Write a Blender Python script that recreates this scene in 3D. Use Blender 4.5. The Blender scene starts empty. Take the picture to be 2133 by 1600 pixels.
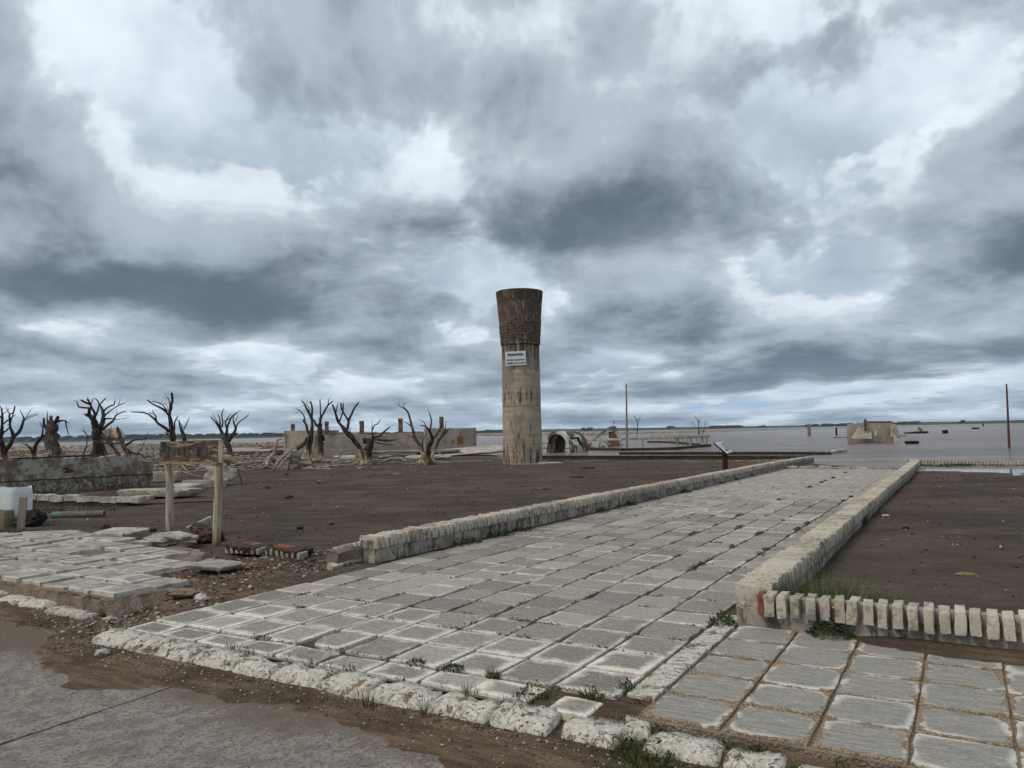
import bpy, bmesh, math, random
import numpy as np
from mathutils import Vector, noise as mnoise

random.seed(7); RNG = np.random.default_rng(7)
scene = bpy.context.scene
COL = scene.collection

# ------------------------------------------------------------------ camera
PHOTO_W, PHOTO_H, FOCAL = 2133.0, 1600.0, 1600.0
CAM_H = 1.6
ROLL = math.radians(1.13)
PITCH = math.atan(100.0 * math.cos(ROLL) / FOCAL)
cam_data = bpy.data.cameras.new('camera'); cam = bpy.data.objects.new('camera', cam_data); COL.objects.link(cam)
cam_data.sensor_fit = 'HORIZONTAL'; cam_data.sensor_width = 36.0
cam_data.lens = 36.0 * FOCAL / PHOTO_W
cam_data.clip_start = 0.05; cam_data.clip_end = 20000.0
cam.location = (0, 0, CAM_H)
from mathutils import Matrix
cam.matrix_world = (Matrix.Translation((0, 0, CAM_H)) @ Matrix.Rotation(math.pi/2 + PITCH, 4, 'X')
                    @ Matrix.Rotation(-ROLL, 4, 'Z'))
scene.camera = cam

def ray(px, py):
    x = (px - PHOTO_W/2)/FOCAL; y = -(py - PHOTO_H/2)/FOCAL
    c, s = math.cos(ROLL), math.sin(ROLL)
    xr, yr = c*x + s*y, -s*x + c*y
    cp, sp = math.cos(PITCH), math.sin(PITCH)
    return (xr, cp - sp*yr, sp + cp*yr)

# ------------------------------------------------------------------ world: broken overcast
SUN_EL, SUN_AZ = math.radians(50), math.radians(-122)     # azimuth measured from +Y towards +X
SKY_STRENGTH, CLOUD_GAIN = 0.12, 1.0
world = bpy.data.worlds.new('World'); scene.world = world; world.use_nodes = True

class NT:
    """tiny node-tree writer"""
    def __init__(s, tree): s.t = tree; s.n = tree.nodes; s.l = tree.links
    def node(s, typ, **kw):
        n = s.n.new(typ)
        for k, v in kw.items(): setattr(n, k, v)
        return n
    def put(s, sock, v):
        if isinstance(v, bpy.types.NodeSocket): s.l.new(v, sock)
        elif v is not None:
            if sock.type == 'RGBA' and isinstance(v, (tuple, list)) and len(v) == 3: v = (*v, 1)
            sock.default_value = v
    def math(s, op, a, b=None, c=None, clamp=False):
        n = s.node('ShaderNodeMath', operation=op, use_clamp=clamp)
        for i, v in enumerate((a, b, c)):
            if v is not None: s.put(n.inputs[i], v)
        return n.outputs[0]
    def vec(s, op, a, b=None, scale=None):
        n = s.node('ShaderNodeVectorMath', operation=op)
        s.put(n.inputs[0], a)
        if b is not None: s.put(n.inputs[1], b)
        if scale is not None: s.put(n.inputs['Scale'], scale)
        return n.outputs['Value' if op in ('DOT_PRODUCT', 'LENGTH', 'DISTANCE') else 'Vector']
    def comb(s, x, y, z):
        n = s.node('ShaderNodeCombineXYZ')
        for i, v in enumerate((x, y, z)): s.put(n.inputs[i], v)
        return n.outputs[0]
    def sep(s, v):
        n = s.node('ShaderNodeSeparateXYZ'); s.put(n.inputs[0], v); return n.outputs
    def noise(s, v=None, scale=1.0, detail=4.0, rough=0.5, lac=2.0, dist=0.0, color=False):
        n = s.node('ShaderNodeTexNoise')
        if v is not None: s.put(n.inputs['Vector'], v)
        s.put(n.inputs['Scale'], scale); s.put(n.inputs['Detail'], detail); s.put(n.inputs['Roughness'], rough)
        s.put(n.inputs['Lacunarity'], lac); s.put(n.inputs['Distortion'], dist)
        return n.outputs['Color' if color else 'Fac']
    def voronoi(s, v=None, scale=1.0, feature='F1', out='Distance', rnd=1.0):
        n = s.node('ShaderNodeTexVoronoi', feature=feature)
        if v is not None: s.put(n.inputs['Vector'], v)
        s.put(n.inputs['Scale'], scale); s.put(n.inputs['Randomness'], rnd)
        return n.outputs[out]
    def wave(s, v=None, scale=1.0, dist=0.0, detail=2.0, dscale=1.0, direction='X'):
        n = s.node('ShaderNodeTexWave', bands_direction=direction)
        if v is not None: s.put(n.inputs['Vector'], v)
        s.put(n.inputs['Scale'], scale); s.put(n.inputs['Distortion'], dist)
        s.put(n.inputs['Detail'], detail); s.put(n.inputs['Detail Scale'], dscale)
        return n.outputs['Fac']
    def mr(s, v, a, b, c=0.0, d=1.0, smooth=True):
        n = s.node('ShaderNodeMapRange', interpolation_type='SMOOTHSTEP' if smooth else 'LINEAR')
        for i, x in enumerate((v, a, b, c, d)): s.put(n.inputs[i], x)
        return n.outputs[0]
    def mix(s, f, a, b, blend='MIX'):
        n = s.node('ShaderNodeMix', data_type='RGBA', blend_type=blend)
        s.put(n.inputs['Factor'], f); s.put(n.inputs[6], a); s.put(n.inputs[7], b)
        return n.outputs[2]
    def ramp(s, f, stops, interp='LINEAR'):
        n = s.node('ShaderNodeValToRGB'); r = n.color_ramp; r.interpolation = interp
        while len(r.elements) < len(stops): r.elements.new(0.5)
        for e, (p, c) in zip(r.elements, stops): e.position = p; e.color = (*c, 1)
        s.put(n.inputs[0], f); return n.outputs['Color']
    def attr(s, name, out='Color'):
        n = s.node('ShaderNodeAttribute'); n.attribute_name = name; return n.outputs[out]

# cloud masses of the photographed sky on the cloud sheet: centre and half-size as seen, weight (+ thick and dark, - thin and bright)
CLOUD_MASSES = [
    (300, 610, 420, 85, .30), (20, 560, 220, 90, .12), (620, 660, 260, 60, .14), (770, 720, 140, 26, .16),
    (1230, 430, 300, 110, .20), (1420, 540, 220, 50, .05), (1010, 330, 220, 130, .06),
    (1440, 700, 150, 34, .22), (1600, 735, 170, 30, .22), (1760, 770, 190, 26, .24), (1360, 760, 120, 20, .12),
    (2110, 560, 190, 75, .30), (2133, 250, 130, 130, .20), (1600, 130, 330, 90, .10), (330, 780, 200, 22, .08), (60, 800, 90, 18, .16),
    (480, 290, 140, 90, -.10), (1700, 90, 250, 80, .06),
    (170, 120, 150, 110, -.16), (560, 390, 170, 70, -.20), (330, 370, 120, 50, -.10), (980, 560, 170, 60, -.24),
    (760, 500, 150, 60, -.12), (1300, 180, 120, 130, -.14), (1070, 60, 120, 70, -.12), (1860, 250, 180, 70, -.20),
    (1800, 430, 190, 90, -.16), (1840, 540, 140, 40, -.18), (1540, 610, 130, 35, -.18), (1000, 700, 120, 25, -.16), (1180, 620, 100, 30, -.14), (1000, 620, 220, 60, -.16), (1560, 560, 160, 60, -.14), (1330, 610, 160, 40, -.10), (700, 590, 140, 50, -.10),
    (1700, 830, 330, 22, -.34), (1950, 810, 160, 22, -.28), (1250, 800, 140, 20, -.10), (1960, 690, 140, 30, -.12),
    (60, 690, 140, 20, -.16), (450, 730, 130, 14, -.12), (1450, 850, 260, 14, -.25)]

GAM = 0.44
UP = [(.30, .37, .45), (.44, .52, .605), (.66, .74, .82), (.85, .91, .965)]
SL = [1.13, 1.096, 1.065, 1.04, 1.018, 1.0]
LIGHT = [(.89, .94, .985), (.78, .84, .895), (.65, .715, .78), (.50, .56, .63), (.40, .46, .53), (.34, .395, .46)]
DARK = [(.48, .555, .635), (.31, .372, .445), (.175, .219, .272), (.102, .133, .172), (.058, .080, .110), (.038, .055, .078)]
SEED = (2.3, 7.9); NSCALE, NROUGH, BAMP = 2.25, 0.58, 0.95
WOR, WSC = 0.27, 4.8
TH0, TH1, EDGE, DEEP, ALPHA = 0.456, 0.10, 0.065, 0.45, 0.5
RELIEF = 0.62
HAZE = (.34, .48, .625)

def build_world():
    w = NT(world.node_tree); w.n.clear()
    out = w.node('ShaderNodeOutputWorld')
    sky = w.node('ShaderNodeTexSky', sky_type='NISHITA', sun_disc=False)
    sky.sun_elevation = SUN_EL; sky.sun_rotation = SUN_AZ
    sky.air_density = 1.3; sky.dust_density = 0.2; sky.ozone_density = 3.0
    d = w.node('ShaderNodeTexCoord').outputs['Generated']
    w.l.new(w.vec('NORMALIZE', w.vec('ADD', d, (0, 0, 0.22))), sky.inputs[0])
    sky_col = w.vec('SCALE', sky.outputs[0], scale=SKY_STRENGTH)
    dz = w.sep(d)[2]
    EPS = 0.045
    inv = w.math('DIVIDE', 1.0, w.math('ADD', w.math('MAXIMUM', dz, 0.0), EPS))
    p0 = w.vec('MULTIPLY', w.vec('SCALE', d, scale=inv), (1, 1, 0))
    dist = w.vec('LENGTH', p0)
    # heaped clouds show their sides, not only their bases, so the far part of the sheet is foreshortened less than a flat one
    p0 = w.vec('SCALE', p0, scale=w.math('POWER', dist, GAM-1.0))
    # soft swirl of the whole sheet
    warp = w.vec('SUBTRACT', w.noise(p0, 1.6, 2, 0.5, color=True), (0.5, 0.5, 0.5))
    warp = w.vec('MULTIPLY', warp, (0.22, 0.22, 0.0))
    pw = w.vec('ADD', p0, warp)
    # big masses of thick and of thin cloud
    def pl(px, py):
        r = Vector(ray(px, py)).normalized(); k = 1/(max(r.z, 0)+EPS); v = Vector((r.x*k, r.y*k, 0)); return v*v.length**(GAM-1)
    def masses(vec):
        bias = 0.0
        for (cx, cy, rx, ry, amp) in CLOUD_MASSES:
            c = pl(cx, cy)
            tang = (pl(cx+rx, cy)-pl(cx-rx, cy)).length*0.5; rad = (pl(cx, cy-ry)-pl(cx, cy+ry)).length*0.5
            m = w.node('ShaderNodeMapping', vector_type='TEXTURE')
            w.put(m.inputs['Vector'], vec)
            m.inputs['Location'].default_value = c
            m.inputs['Rotation'].default_value = (0, 0, -math.atan2(c.x, c.y))
            m.inputs['Scale'].default_value = (tang*1.9, rad*1.9, 1)
            g = w.node('ShaderNodeTexGradient', gradient_type='QUADRATIC_SPHERE'); w.l.new(m.outputs[0], g.inputs[0])
            bias = w.math('MULTIPLY_ADD', g.outputs['Fac'], amp, bias)
        return bias
    bias = masses(pw); bias_far = masses(w.vec('SCALE', pw, scale=SL[0]))
    # higher, brighter deck seen through the gaps
    pu = w.vec('ADD', w.vec('SCALE', p0, scale=1.7), (13.1, 4.7, 3.0))
    nu = w.noise(pu, 1.3, 5, 0.55)
    upper = w.ramp(nu, [(.30, UP[0]), (.46, UP[1]), (.58, UP[2]), (.70, UP[3])])
    ua = w.mr(w.math('ADD', nu, bias), 0.06, 0.22)
    col = w.mix(ua, sky_col, upper)
    # billows: rounded heads along every edge
    def billow(v, sc):
        n = w.node('ShaderNodeTexVoronoi', feature='F1', voronoi_dimensions='2D', normalize=True)
        w.put(n.inputs['Vector'], v); n.inputs['Scale'].default_value = sc; n.inputs['Detail'].default_value = 3.0; n.inputs['Roughness'].default_value = 0.55; n.inputs['Lacunarity'].default_value = 2.1
        return w.math('MULTIPLY_ADD', n.outputs['Distance'], -WOR, WOR*0.45)
    wob = w.vec('ADD', pw, w.vec('SCALE', w.vec('SUBTRACT', w.noise(p0, 6.0, 3, 0.6, color=True), (0.5, 0.5, 0.5)), scale=0.10))
    bil = [billow(wob, WSC), billow(w.vec('SCALE', wob, scale=1.09), WSC)]
    # the low broken deck, marched through from its top down to its base
    N = len(SL)
    ns = []
    for k, h in enumerate(SL):
        f = (h-1.0)/(SL[0]-1.0)
        q = w.vec('ADD', w.vec('SCALE', pw, scale=h), (SEED[0], SEED[1], h*1.2))
        n = w.math('ADD', w.noise(q, NSCALE, 7 if k else 5, NROUGH), bil[0 if k > 2 else 1])
        bk = bias if k == N-1 else (bias_far if k == 0 else w.math('ADD', w.math('MULTIPLY', bias_far, f), w.math('MULTIPLY', bias, 1-f)))
        ns.append(w.math('MULTIPLY_ADD', bk, BAMP, n))
    # near shoulders of a cloud catch the light, its far base edge is in shade
    relief = w.math('MULTIPLY', w.math('SUBTRACT', ns[0], ns[-1]), RELIEF)
    for k, h in enumerate(SL):
        f = (h-1.0)/(SL[0]-1.0); n = ns[k]
        th = TH0 + TH1*f
        a = w.mr(n, th, th+EDGE, 0.0, ALPHA)
        thick = w.mr(w.math('SUBTRACT', n, relief), th-.06, th+DEEP)
        col = w.mix(a, col, w.mix(thick, LIGHT[k], DARK[k]))
    # air between here and the far clouds
    hz = w.math('SUBTRACT', 1.0, w.math('POWER', 2.718, w.math('MULTIPLY', dist, -0.035)))
    hz = w.math('MULTIPLY', hz, 0.8)
    col = w.mix(hz, col, HAZE)
    bg = w.node('ShaderNodeBackground'); w.put(bg.inputs[0], col); bg.inputs[1].default_value = CLOUD_GAIN
    w.l.new(bg.outputs[0], out.inputs[0])
    world.cycles.sampling_method = 'MANUAL'; world.cycles.sample_map_resolution = 256
build_world()

sun_data = bpy.data.lights.new('sun', 'SUN'); sun = bpy.data.objects.new('sun', sun_data); COL.objects.link(sun)
sun_data.energy = 1.5; sun_data.angle = math.radians(25); sun_data.color = (1.0, 0.89, 0.74)
sd = Vector((math.sin(SUN_AZ)*math.cos(SUN_EL), math.cos(SUN_AZ)*math.cos(SUN_EL), math.sin(SUN_EL)))
sun.rotation_euler = sd.to_track_quat('Z', 'Y').to_euler(); sun.location = sd*60

scene.view_settings.view_transform = 'Standard'; scene.view_settings.look = 'None'
scene.view_settings.exposure = 0.17; scene.view_settings.gamma = 1.0; scene.view_settings.use_curve_mapping = False
scene.cycles.max_bounces = 5; scene.cycles.diffuse_bounces = 2; scene.cycles.glossy_bounces = 3
scene.cycles.transmission_bounces = 4; scene.cycles.transparent_max_bounces = 6; scene.cycles.use_denoising = True; scene.cycles.denoising_prefilter = 'ACCURATE'
scene.cycles.use_adaptive_sampling = True; scene.cycles.adaptive_threshold = 0.02; scene.cycles.adaptive_min_samples = 8

# ------------------------------------------------------------------ frames: pixel -> place, street frame (u along the walkway, v across it)
TH = math.radians(30.3); SN, CS = math.sin(TH), math.cos(TH)
WATER_Z = -0.10
def uvw(u, v, z=0.0): return Vector((u*SN + v*CS, u*CS - v*SN, z))
def to_uv(x, y): return x*SN + y*CS, x*CS - y*SN
def lerp(a, b, t): return a + (b-a)*t
def sstep(a, b, x):
    t = min(1.0, max(0.0, (x-a)/(b-a))); return t*t*(3-2*t)
def fbm(x, y, s, seed=0.0, o=4):
    return mnoise.fractal(Vector((x*s+seed*17.3, y*s-seed*9.1, seed)), 0.55, 2.0, o)   # about -1..1
def shore_u(v):
    if v < -8: return 39.5 + max(0.0, -v-22)*1.25
    return lerp(39.5, 31.0, sstep(-8, -1.5, v))
def lake_z(u, v):
    d = shore_u(v) - u
    return min(0.0, WATER_Z + d*0.0075) if d > 0 else max(-1.6, WATER_Z + d*0.03)
def path_z(u): return -0.0035*max(0.0, u-8.0) if u < 32 else -0.084-(u-32)*0.012
def ground_z(x, y):
    u, v = to_uv(x, y)
    z = lake_z(u, v) + 0.02*fbm(x, y, .35, 1.0, 2)*sstep(6, 12, u)
    near = u < 9 and -20 < v < 4
    if -6.36 < v < -1.5 and 4.0 < u < 34: z = path_z(u) - 0.02                       # bed below the walkway tiles
    if u < 9:
        n = fbm(x, y, 1.6, 2.0); n2 = fbm(x, y, 6.0, 3.0)
        if u < 4.0 and v > -6.9 or u < 4.3 and v <= -6.9:                                      # street and its gutter
            e = 3.85 if v > -6.4 else lerp(3.85, 4.3, sstep(-6.4, -7.4, v))
            wdt = 0.26 + 0.13*n + (0.32*math.exp(-((v+5.6)/0.75)**2)) + (.25*math.exp(-((v+1.6)/1.1)**2))
            z = -0.118 + 0.035*(1 - (e-u)/max(0.12, wdt)) + 0.0022*n2
            z = max(z, -0.16)
        elif v > -6.4 and u < 4.06: z = -0.05 + .01*n2
        elif v > -1.66 and u < 6.5:                                                            # pavement beside the wall, silt drifted on it
            z = -0.045 + 0.012*n2
            if v > -1.2: z = max(z, -0.032 + 0.062*sstep(5.88+.14*n+.05*n2, 6.45, u)*sstep(-1.1, -.5, v))
            if u < 4.16: z = -0.07 + .02*n
        elif v > -1.66: z = z + 0.03*n + .01*n2 + .05*sstep(7.3, 6.5, u)
        elif v < -6.36:                                                                        # washed-out corner
            t = sstep(4.0, 5.6, u); z = lerp(-0.118, z, t) + (0.035*n + 0.014*n2)*sstep(3.9, 4.5, u)*sstep(9, 7, u)
            z -= 0.06*math.exp(-((u-4.75)/.4)**2)*sstep(-6.3, -7.0, v)*sstep(-9, -7.6, v)
    else:
        z += 0.012*fbm(x, y, 1.1, 2.0, 3)
    return z
def G(px, py, dz=0.0):
    dx, dy, dzr = ray(px, py); z = 0.0
    for _ in range(12):
        t = (z - CAM_H)/dzr; x, y = dx*t, dy*t
        u, v = to_uv(x, y); z = lake_z(u, v) if u > 9 else ground_z(x, y)
    return Vector((x, y, z+dz))
def Wp(px, py, z=WATER_Z):
    dx, dy, dzr = ray(px, py); t = (z - CAM_H)/dzr
    return Vector((dx*t, dy*t, z))
def at(px, py, Y):
    dx, dy, dz = ray(px, py); t = Y/dy
    return Vector((dx*t, Y, CAM_H + dz*t))

# ------------------------------------------------------------------ scene bookkeeping
def tag(o, label=None, cat=None, group=None, kind=None):
    if cat and not kind: kind = 'thing'
    for k, v in (('label', label), ('category', cat), ('group', group), ('kind', kind)):
        if v: o[k] = v
    return o
def link(name, me, parent=None, loc=None, rot=None):
    o = bpy.data.objects.new(name, me); COL.objects.link(o)
    if parent: o.parent = parent
    if loc is not None: o.location = loc
    if rot is not None: o.rotation_euler = rot
    return o
def empty(name, loc=(0, 0, 0), rz=0.0):
    o = bpy.data.objects.new(name, None); COL.objects.link(o); o.location = loc; o.rotation_euler = (0, 0, rz)
    o.empty_display_size = 0.2
    return o

class MB:
    def __init__(s): s.v = []; s.f = []; s.uv = None
    def add(s, verts, faces):
        o = len(s.v); s.v.extend([tuple(p) for p in verts]); s.f.extend([tuple(i+o for i in f) for f in faces]); return s
    def box(s, c, size, rz=0.0, jit=0.0, rx=0.0, ry=0.0):
        m = Matrix.Rotation(rz, 3, 'Z') @ Matrix.Rotation(ry, 3, 'Y') @ Matrix.Rotation(rx, 3, 'X')
        P = []
        for x in (-.5, .5):
            for y in (-.5, .5):
                for z in (-.5, .5):
                    q = Vector((x*size[0], y*size[1], z*size[2]))
                    if jit: q += Vector((random.uniform(-jit, jit), random.uniform(-jit, jit), random.uniform(-jit, jit)))
                    P.append(Vector(c) + m @ q)
        return s.add(P, [(0, 1, 3, 2), (4, 6, 7, 5), (0, 4, 5, 1), (2, 3, 7, 6), (0, 2, 6, 4), (1, 5, 7, 3)])
    def beam(s, a, b, w, h=None, up=Vector((0, 0, 1))):
        a, b = Vector(a), Vector(b); h = h or w; d = (b-a)
        if d.length < 1e-6: return s
        d.normalize(); x = d.cross(up)
        if x.length < 1e-3: x = d.cross(Vector((0, 1, 0)))
        x.normalize(); y = x.cross(d)
        P = [p + x*(i*w/2) + y*(j*h/2) for p in (a, b) for i in (-1, 1) for j in (-1, 1)]
        return s.add(P, [(0, 1, 3, 2), (4, 6, 7, 5), (0, 4, 5, 1), (2, 3, 7, 6), (0, 2, 6, 4), (1, 5, 7, 3)])
    def tube(s, pts, rad, sides=8, gnarl=0.0, cap=True, seed=0.0):
        pts = [Vector(p) for p in pts]; n = len(pts); P = []; F = []
        ref = Vector((0.31, 1, 0.17)).normalized()
        for i, p in enumerate(pts):
            d = (pts[min(i+1, n-1)] - pts[max(i-1, 0)])
            d = d.normalized() if d.length > 1e-9 else Vector((0, 0, 1))
            x = d.cross(ref)
            if x.length < 1e-3: x = d.cross(Vector((1, 0, 0)))
            x.normalize(); y = d.cross(x)
            for k in range(sides):
                a = 2*math.pi*k/sides; r = rad[i]
                if gnarl: r *= 1 + gnarl*mnoise.noise(Vector((math.cos(a)*1.3+seed, math.sin(a)*1.3, i*.55+seed*3)))*1.6
                P.append(p + x*(math.cos(a)*r) + y*(math.sin(a)*r))
        for i in range(n-1):
            for k in range(sides):
                k2 = (k+1) % sides
                F.append((i*sides+k, i*sides+k2, (i+1)*sides+k2, (i+1)*sides+k))
        if cap: F.append(tuple(range(sides-1, -1, -1))); F.append(tuple((n-1)*sides+k for k in range(sides)))
        return s.add(P, F)
    def prism(s, poly, z0, z1, bev=0.0):
        n = len(poly); c = sum((Vector((p[0], p[1])) for p in poly), Vector((0, 0)))/n
        zt = z1 if not callable(z1) else None
        P = [(p[0], p[1], z0) for p in poly]
        def top(x, y): return z1(x, y) if callable(z1) else z1
        F = [tuple(range(n-1, -1, -1))]
        P += [(p[0], p[1], top(p[0], p[1])-bev) for p in poly]
        F += [(i, (i+1) % n, n+(i+1) % n, n+i) for i in range(n)]
        if bev:
            for p in poly:
                q = Vector((p[0], p[1])); q = q + (c-q).normalized()*bev
                P.append((q.x, q.y, top(q.x, q.y)))
            F += [(n+i, n+(i+1) % n, 2*n+(i+1) % n, 2*n+i) for i in range(n)]
            F.append(tuple(2*n+i for i in range(n)))
        else: F.append(tuple(n+i for i in range(n)))
        return s.add(P, F)
    def rock(s, c, size, seed, squash=0.7, div=1):
        r = random.Random(seed); b = bmesh.new()
        bmesh.ops.create_icosphere(b, subdivisions=div, radius=0.5)
        q = Matrix.Rotation(r.uniform(0, 6.28), 3, 'Z'); sx, sy, sz = size if isinstance(size, (tuple, list)) else (size, size*r.uniform(.6, 1), size*squash)
        P = []
        for v in b.verts:
            k = 1 + 0.45*mnoise.noise(v.co*2.1 + Vector((seed*1.7 % 97, 0, 0)))
            w = Vector((v.co.x*sx*k, v.co.y*sy*k, v.co.z*sz*k)); P.append(Vector(c) + q @ w)
        F = [tuple(v.index for v in f.verts) for f in b.faces]; b.free()
        return s.add(P, F)
    def mesh(s, name, mat=None, smooth=False):
        me = bpy.data.meshes.new(name); me.from_pydata(s.v, [], s.f); me.update()
        if mat: me.materials.append(mat)
        if smooth: me.polygons.foreach_set('use_smooth', [True]*len(me.polygons))
        return me
    def build(s, name, mat=None, parent=None, smooth=False, loc=None, rot=None):
        return link(name, s.mesh(name, mat, smooth), parent, loc, rot)

def catmull(pts, step):
    """resample (Vector, radius) control points with a Catmull-Rom curve"""
    P = [p for p, r in pts]; R = [r for p, r in pts]; out = []; rr = []
    n = len(P)
    for i in range(n-1):
        p0, p1, p2, p3 = P[max(i-1, 0)], P[i], P[i+1], P[min(i+2, n-1)]
        k = max(1, int((p2-p1).length/step))
        for j in range(k):
            t = j/k
            out.append(0.5*((2*p1) + (p2-p0)*t + (2*p0-5*p1+4*p2-p3)*t*t + (3*p1-p0-3*p2+p3)*t**3)); rr.append(lerp(R[i], R[i+1], t))
    out.append(P[-1]); rr.append(R[-1]); return out, rr

def rough_mesh(name, size, mat, seed, cuts=3, amp=0.02, freq=3.0, smooth=True, bevel=0.0, taper=0.0):
    """a worn block: subdivided box, edges rounded, faces and arrises eaten away"""
    b = bmesh.new(); bmesh.ops.create_cube(b, size=1.0)
    for v in b.verts:
        v.co.x *= size[0]*(1-taper*(v.co.z > 0)); v.co.y *= size[1]*(1-taper*(v.co.z > 0)); v.co.z *= size[2]
    if bevel: bmesh.ops.bevel(b, geom=b.edges[:], offset=bevel, segments=2, affect='EDGES', profile=0.6)
    if cuts: bmesh.ops.subdivide_edges(b, edges=b.edges[:], cuts=cuts, use_grid_fill=True)
    for v in b.verts:
        d = mnoise.noise_vector(v.co*freq + Vector((seed*3.7, seed*1.3, 0)))*amp + mnoise.noise_vector(v.co*freq*3.1 + Vector((0, seed*2.7, 0)))*amp*.4
        v.co += d
    bmesh.ops.recalc_face_normals(b, faces=b.faces[:])
    me = bpy.data.meshes.new(name); b.to_mesh(me); b.free()
    me.materials.append(mat)
    if smooth: me.polygons.foreach_set('use_smooth', [True]*len(me.polygons)); me.set_sharp_from_angle(angle=math.radians(42))
    return me

# ------------------------------------------------------------------ materials
def mat(name, fn):
    m = bpy.data.materials.new(name); m.use_nodes = True; t = NT(m.node_tree)
    b = m.node_tree.nodes['Principled BSDF']
    pos = t.node('ShaderNodeNewGeometry').outputs['Position']
    r = fn(t, pos)
    t.put(b.inputs['Base Color'], r['color']); t.put(b.inputs['Roughness'], r.get('rough', 0.85))
    t.put(b.inputs['Specular IOR Level'], r.get('spec', 0.12)); t.put(b.inputs['Metallic'], r.get('metal', 0.0))
    if 'height' in r:
        bp = t.node('ShaderNodeBump'); bp.inputs['Strength'].default_value = r.get('bs', 0.6); bp.inputs['Distance'].default_value = r.get('bd', 0.01)
        t.put(bp.inputs['Height'], r['height']); t.l.new(bp.outputs[0], b.inputs['Normal'])
    return m
def rnd(t): return t.node('ShaderNodeObjectInfo').outputs['Random']
def stretch(t, pos, s): return t.vec('MULTIPLY', pos, s)
def uvrot(t, pos):      # position in the street frame
    m = t.node('ShaderNodeMapping', vector_type='POINT'); t.put(m.inputs['Vector'], pos); m.inputs['Rotation'].default_value = (0, 0, TH)
    return m.outputs[0]

def cracks(t, p, sc, w, cover):
    d = t.vec('SCALE', t.vec('SUBTRACT', t.noise(p, sc*1.3, 4, .62, color=True), (.5, .5, .5)), scale=1.1/sc)
    v = t.voronoi(t.vec('ADD', p, d), sc, 'DISTANCE_TO_EDGE')
    return t.math('MULTIPLY', t.mr(v, w*.3, w, 1, 0), t.mr(t.noise(p, sc*.6, 3, .5), cover, cover+.10))

def m_sand(t, p):
    q = uvrot(t, p)
    a = t.noise(p, .30, 8, .66); b = t.noise(stretch(t, p, (.55, 1.25, 1)), .9, 8, .70); c = t.noise(p, 16, 6, .72); g = t.noise(p, 75, 2, .6); k = t.noise(p, 3.2, 5, .7)
    col = t.mix(t.mr(a, .36, .64), (.074, .058, .048), (.116, .091, .074))
    col = t.mix(t.mr(b, .50, .66, 0, .7), col, (.158, .124, .099))
    col = t.mix(t.mr(b, .47, .34, 0, .7), col, (.062, .045, .036))
    col = t.mix(t.mr(k, .54, .66, 0, .5), col, (.066, .048, .038))
    col = t.mix(t.mr(c, .55, .66, 0, .75), col, (.040, .029, .023))
    col = t.mix(t.mr(g, .68, .73, 0, .7), col, (.25, .20, .155))
    return dict(color=col, rough=.85, spec=.25, height=t.math('ADD', t.math('MULTIPLY', c, 1.0), t.math('ADD', t.math('MULTIPLY', k, 1.6), t.math('MULTIPLY', g, .3))), bs=1.0, bd=.035)
def m_gutter(t, p):     # sand near the street: warmer, streaked by run-off, grit
    s = t.noise(stretch(t, uvrot(t, p), (1.2, 7, 1)), 1.5, 6, .66); c = t.noise(p, 30, 6, .74); g = t.noise(p, 95, 2, .6); a = t.noise(p, 1.3, 5, .6)
    col = t.mix(t.mr(s, .36, .66), (.105, .073, .050), (.205, .150, .104))
    col = t.mix(t.mr(a, .49, .62, 0, .75), col, (.074, .056, .044))
    col = t.mix(t.mr(c, .54, .66, 0, .8), col, (.038, .028, .022))
    col = t.mix(t.mr(g, .66, .72, 0, .85), col, (.30, .25, .20))
    return dict(color=col, rough=.85, height=t.math('ADD', c, t.math('MULTIPLY', g, .4)), bs=1.0, bd=.025)
def m_ground(t, p):
    A = m_sand(t, p); B = m_gutter(t, p)
    u = t.sep(uvrot(t, p))[1]
    f = t.mr(t.math('ADD', u, t.math('MULTIPLY', t.noise(p, .8, 3), 2.0)), 6.2, 9.5)
    return dict(color=t.mix(f, B['color'], A['color']), rough=.95, spec=.06, height=A['height'], bs=1.0, bd=.03)
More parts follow.
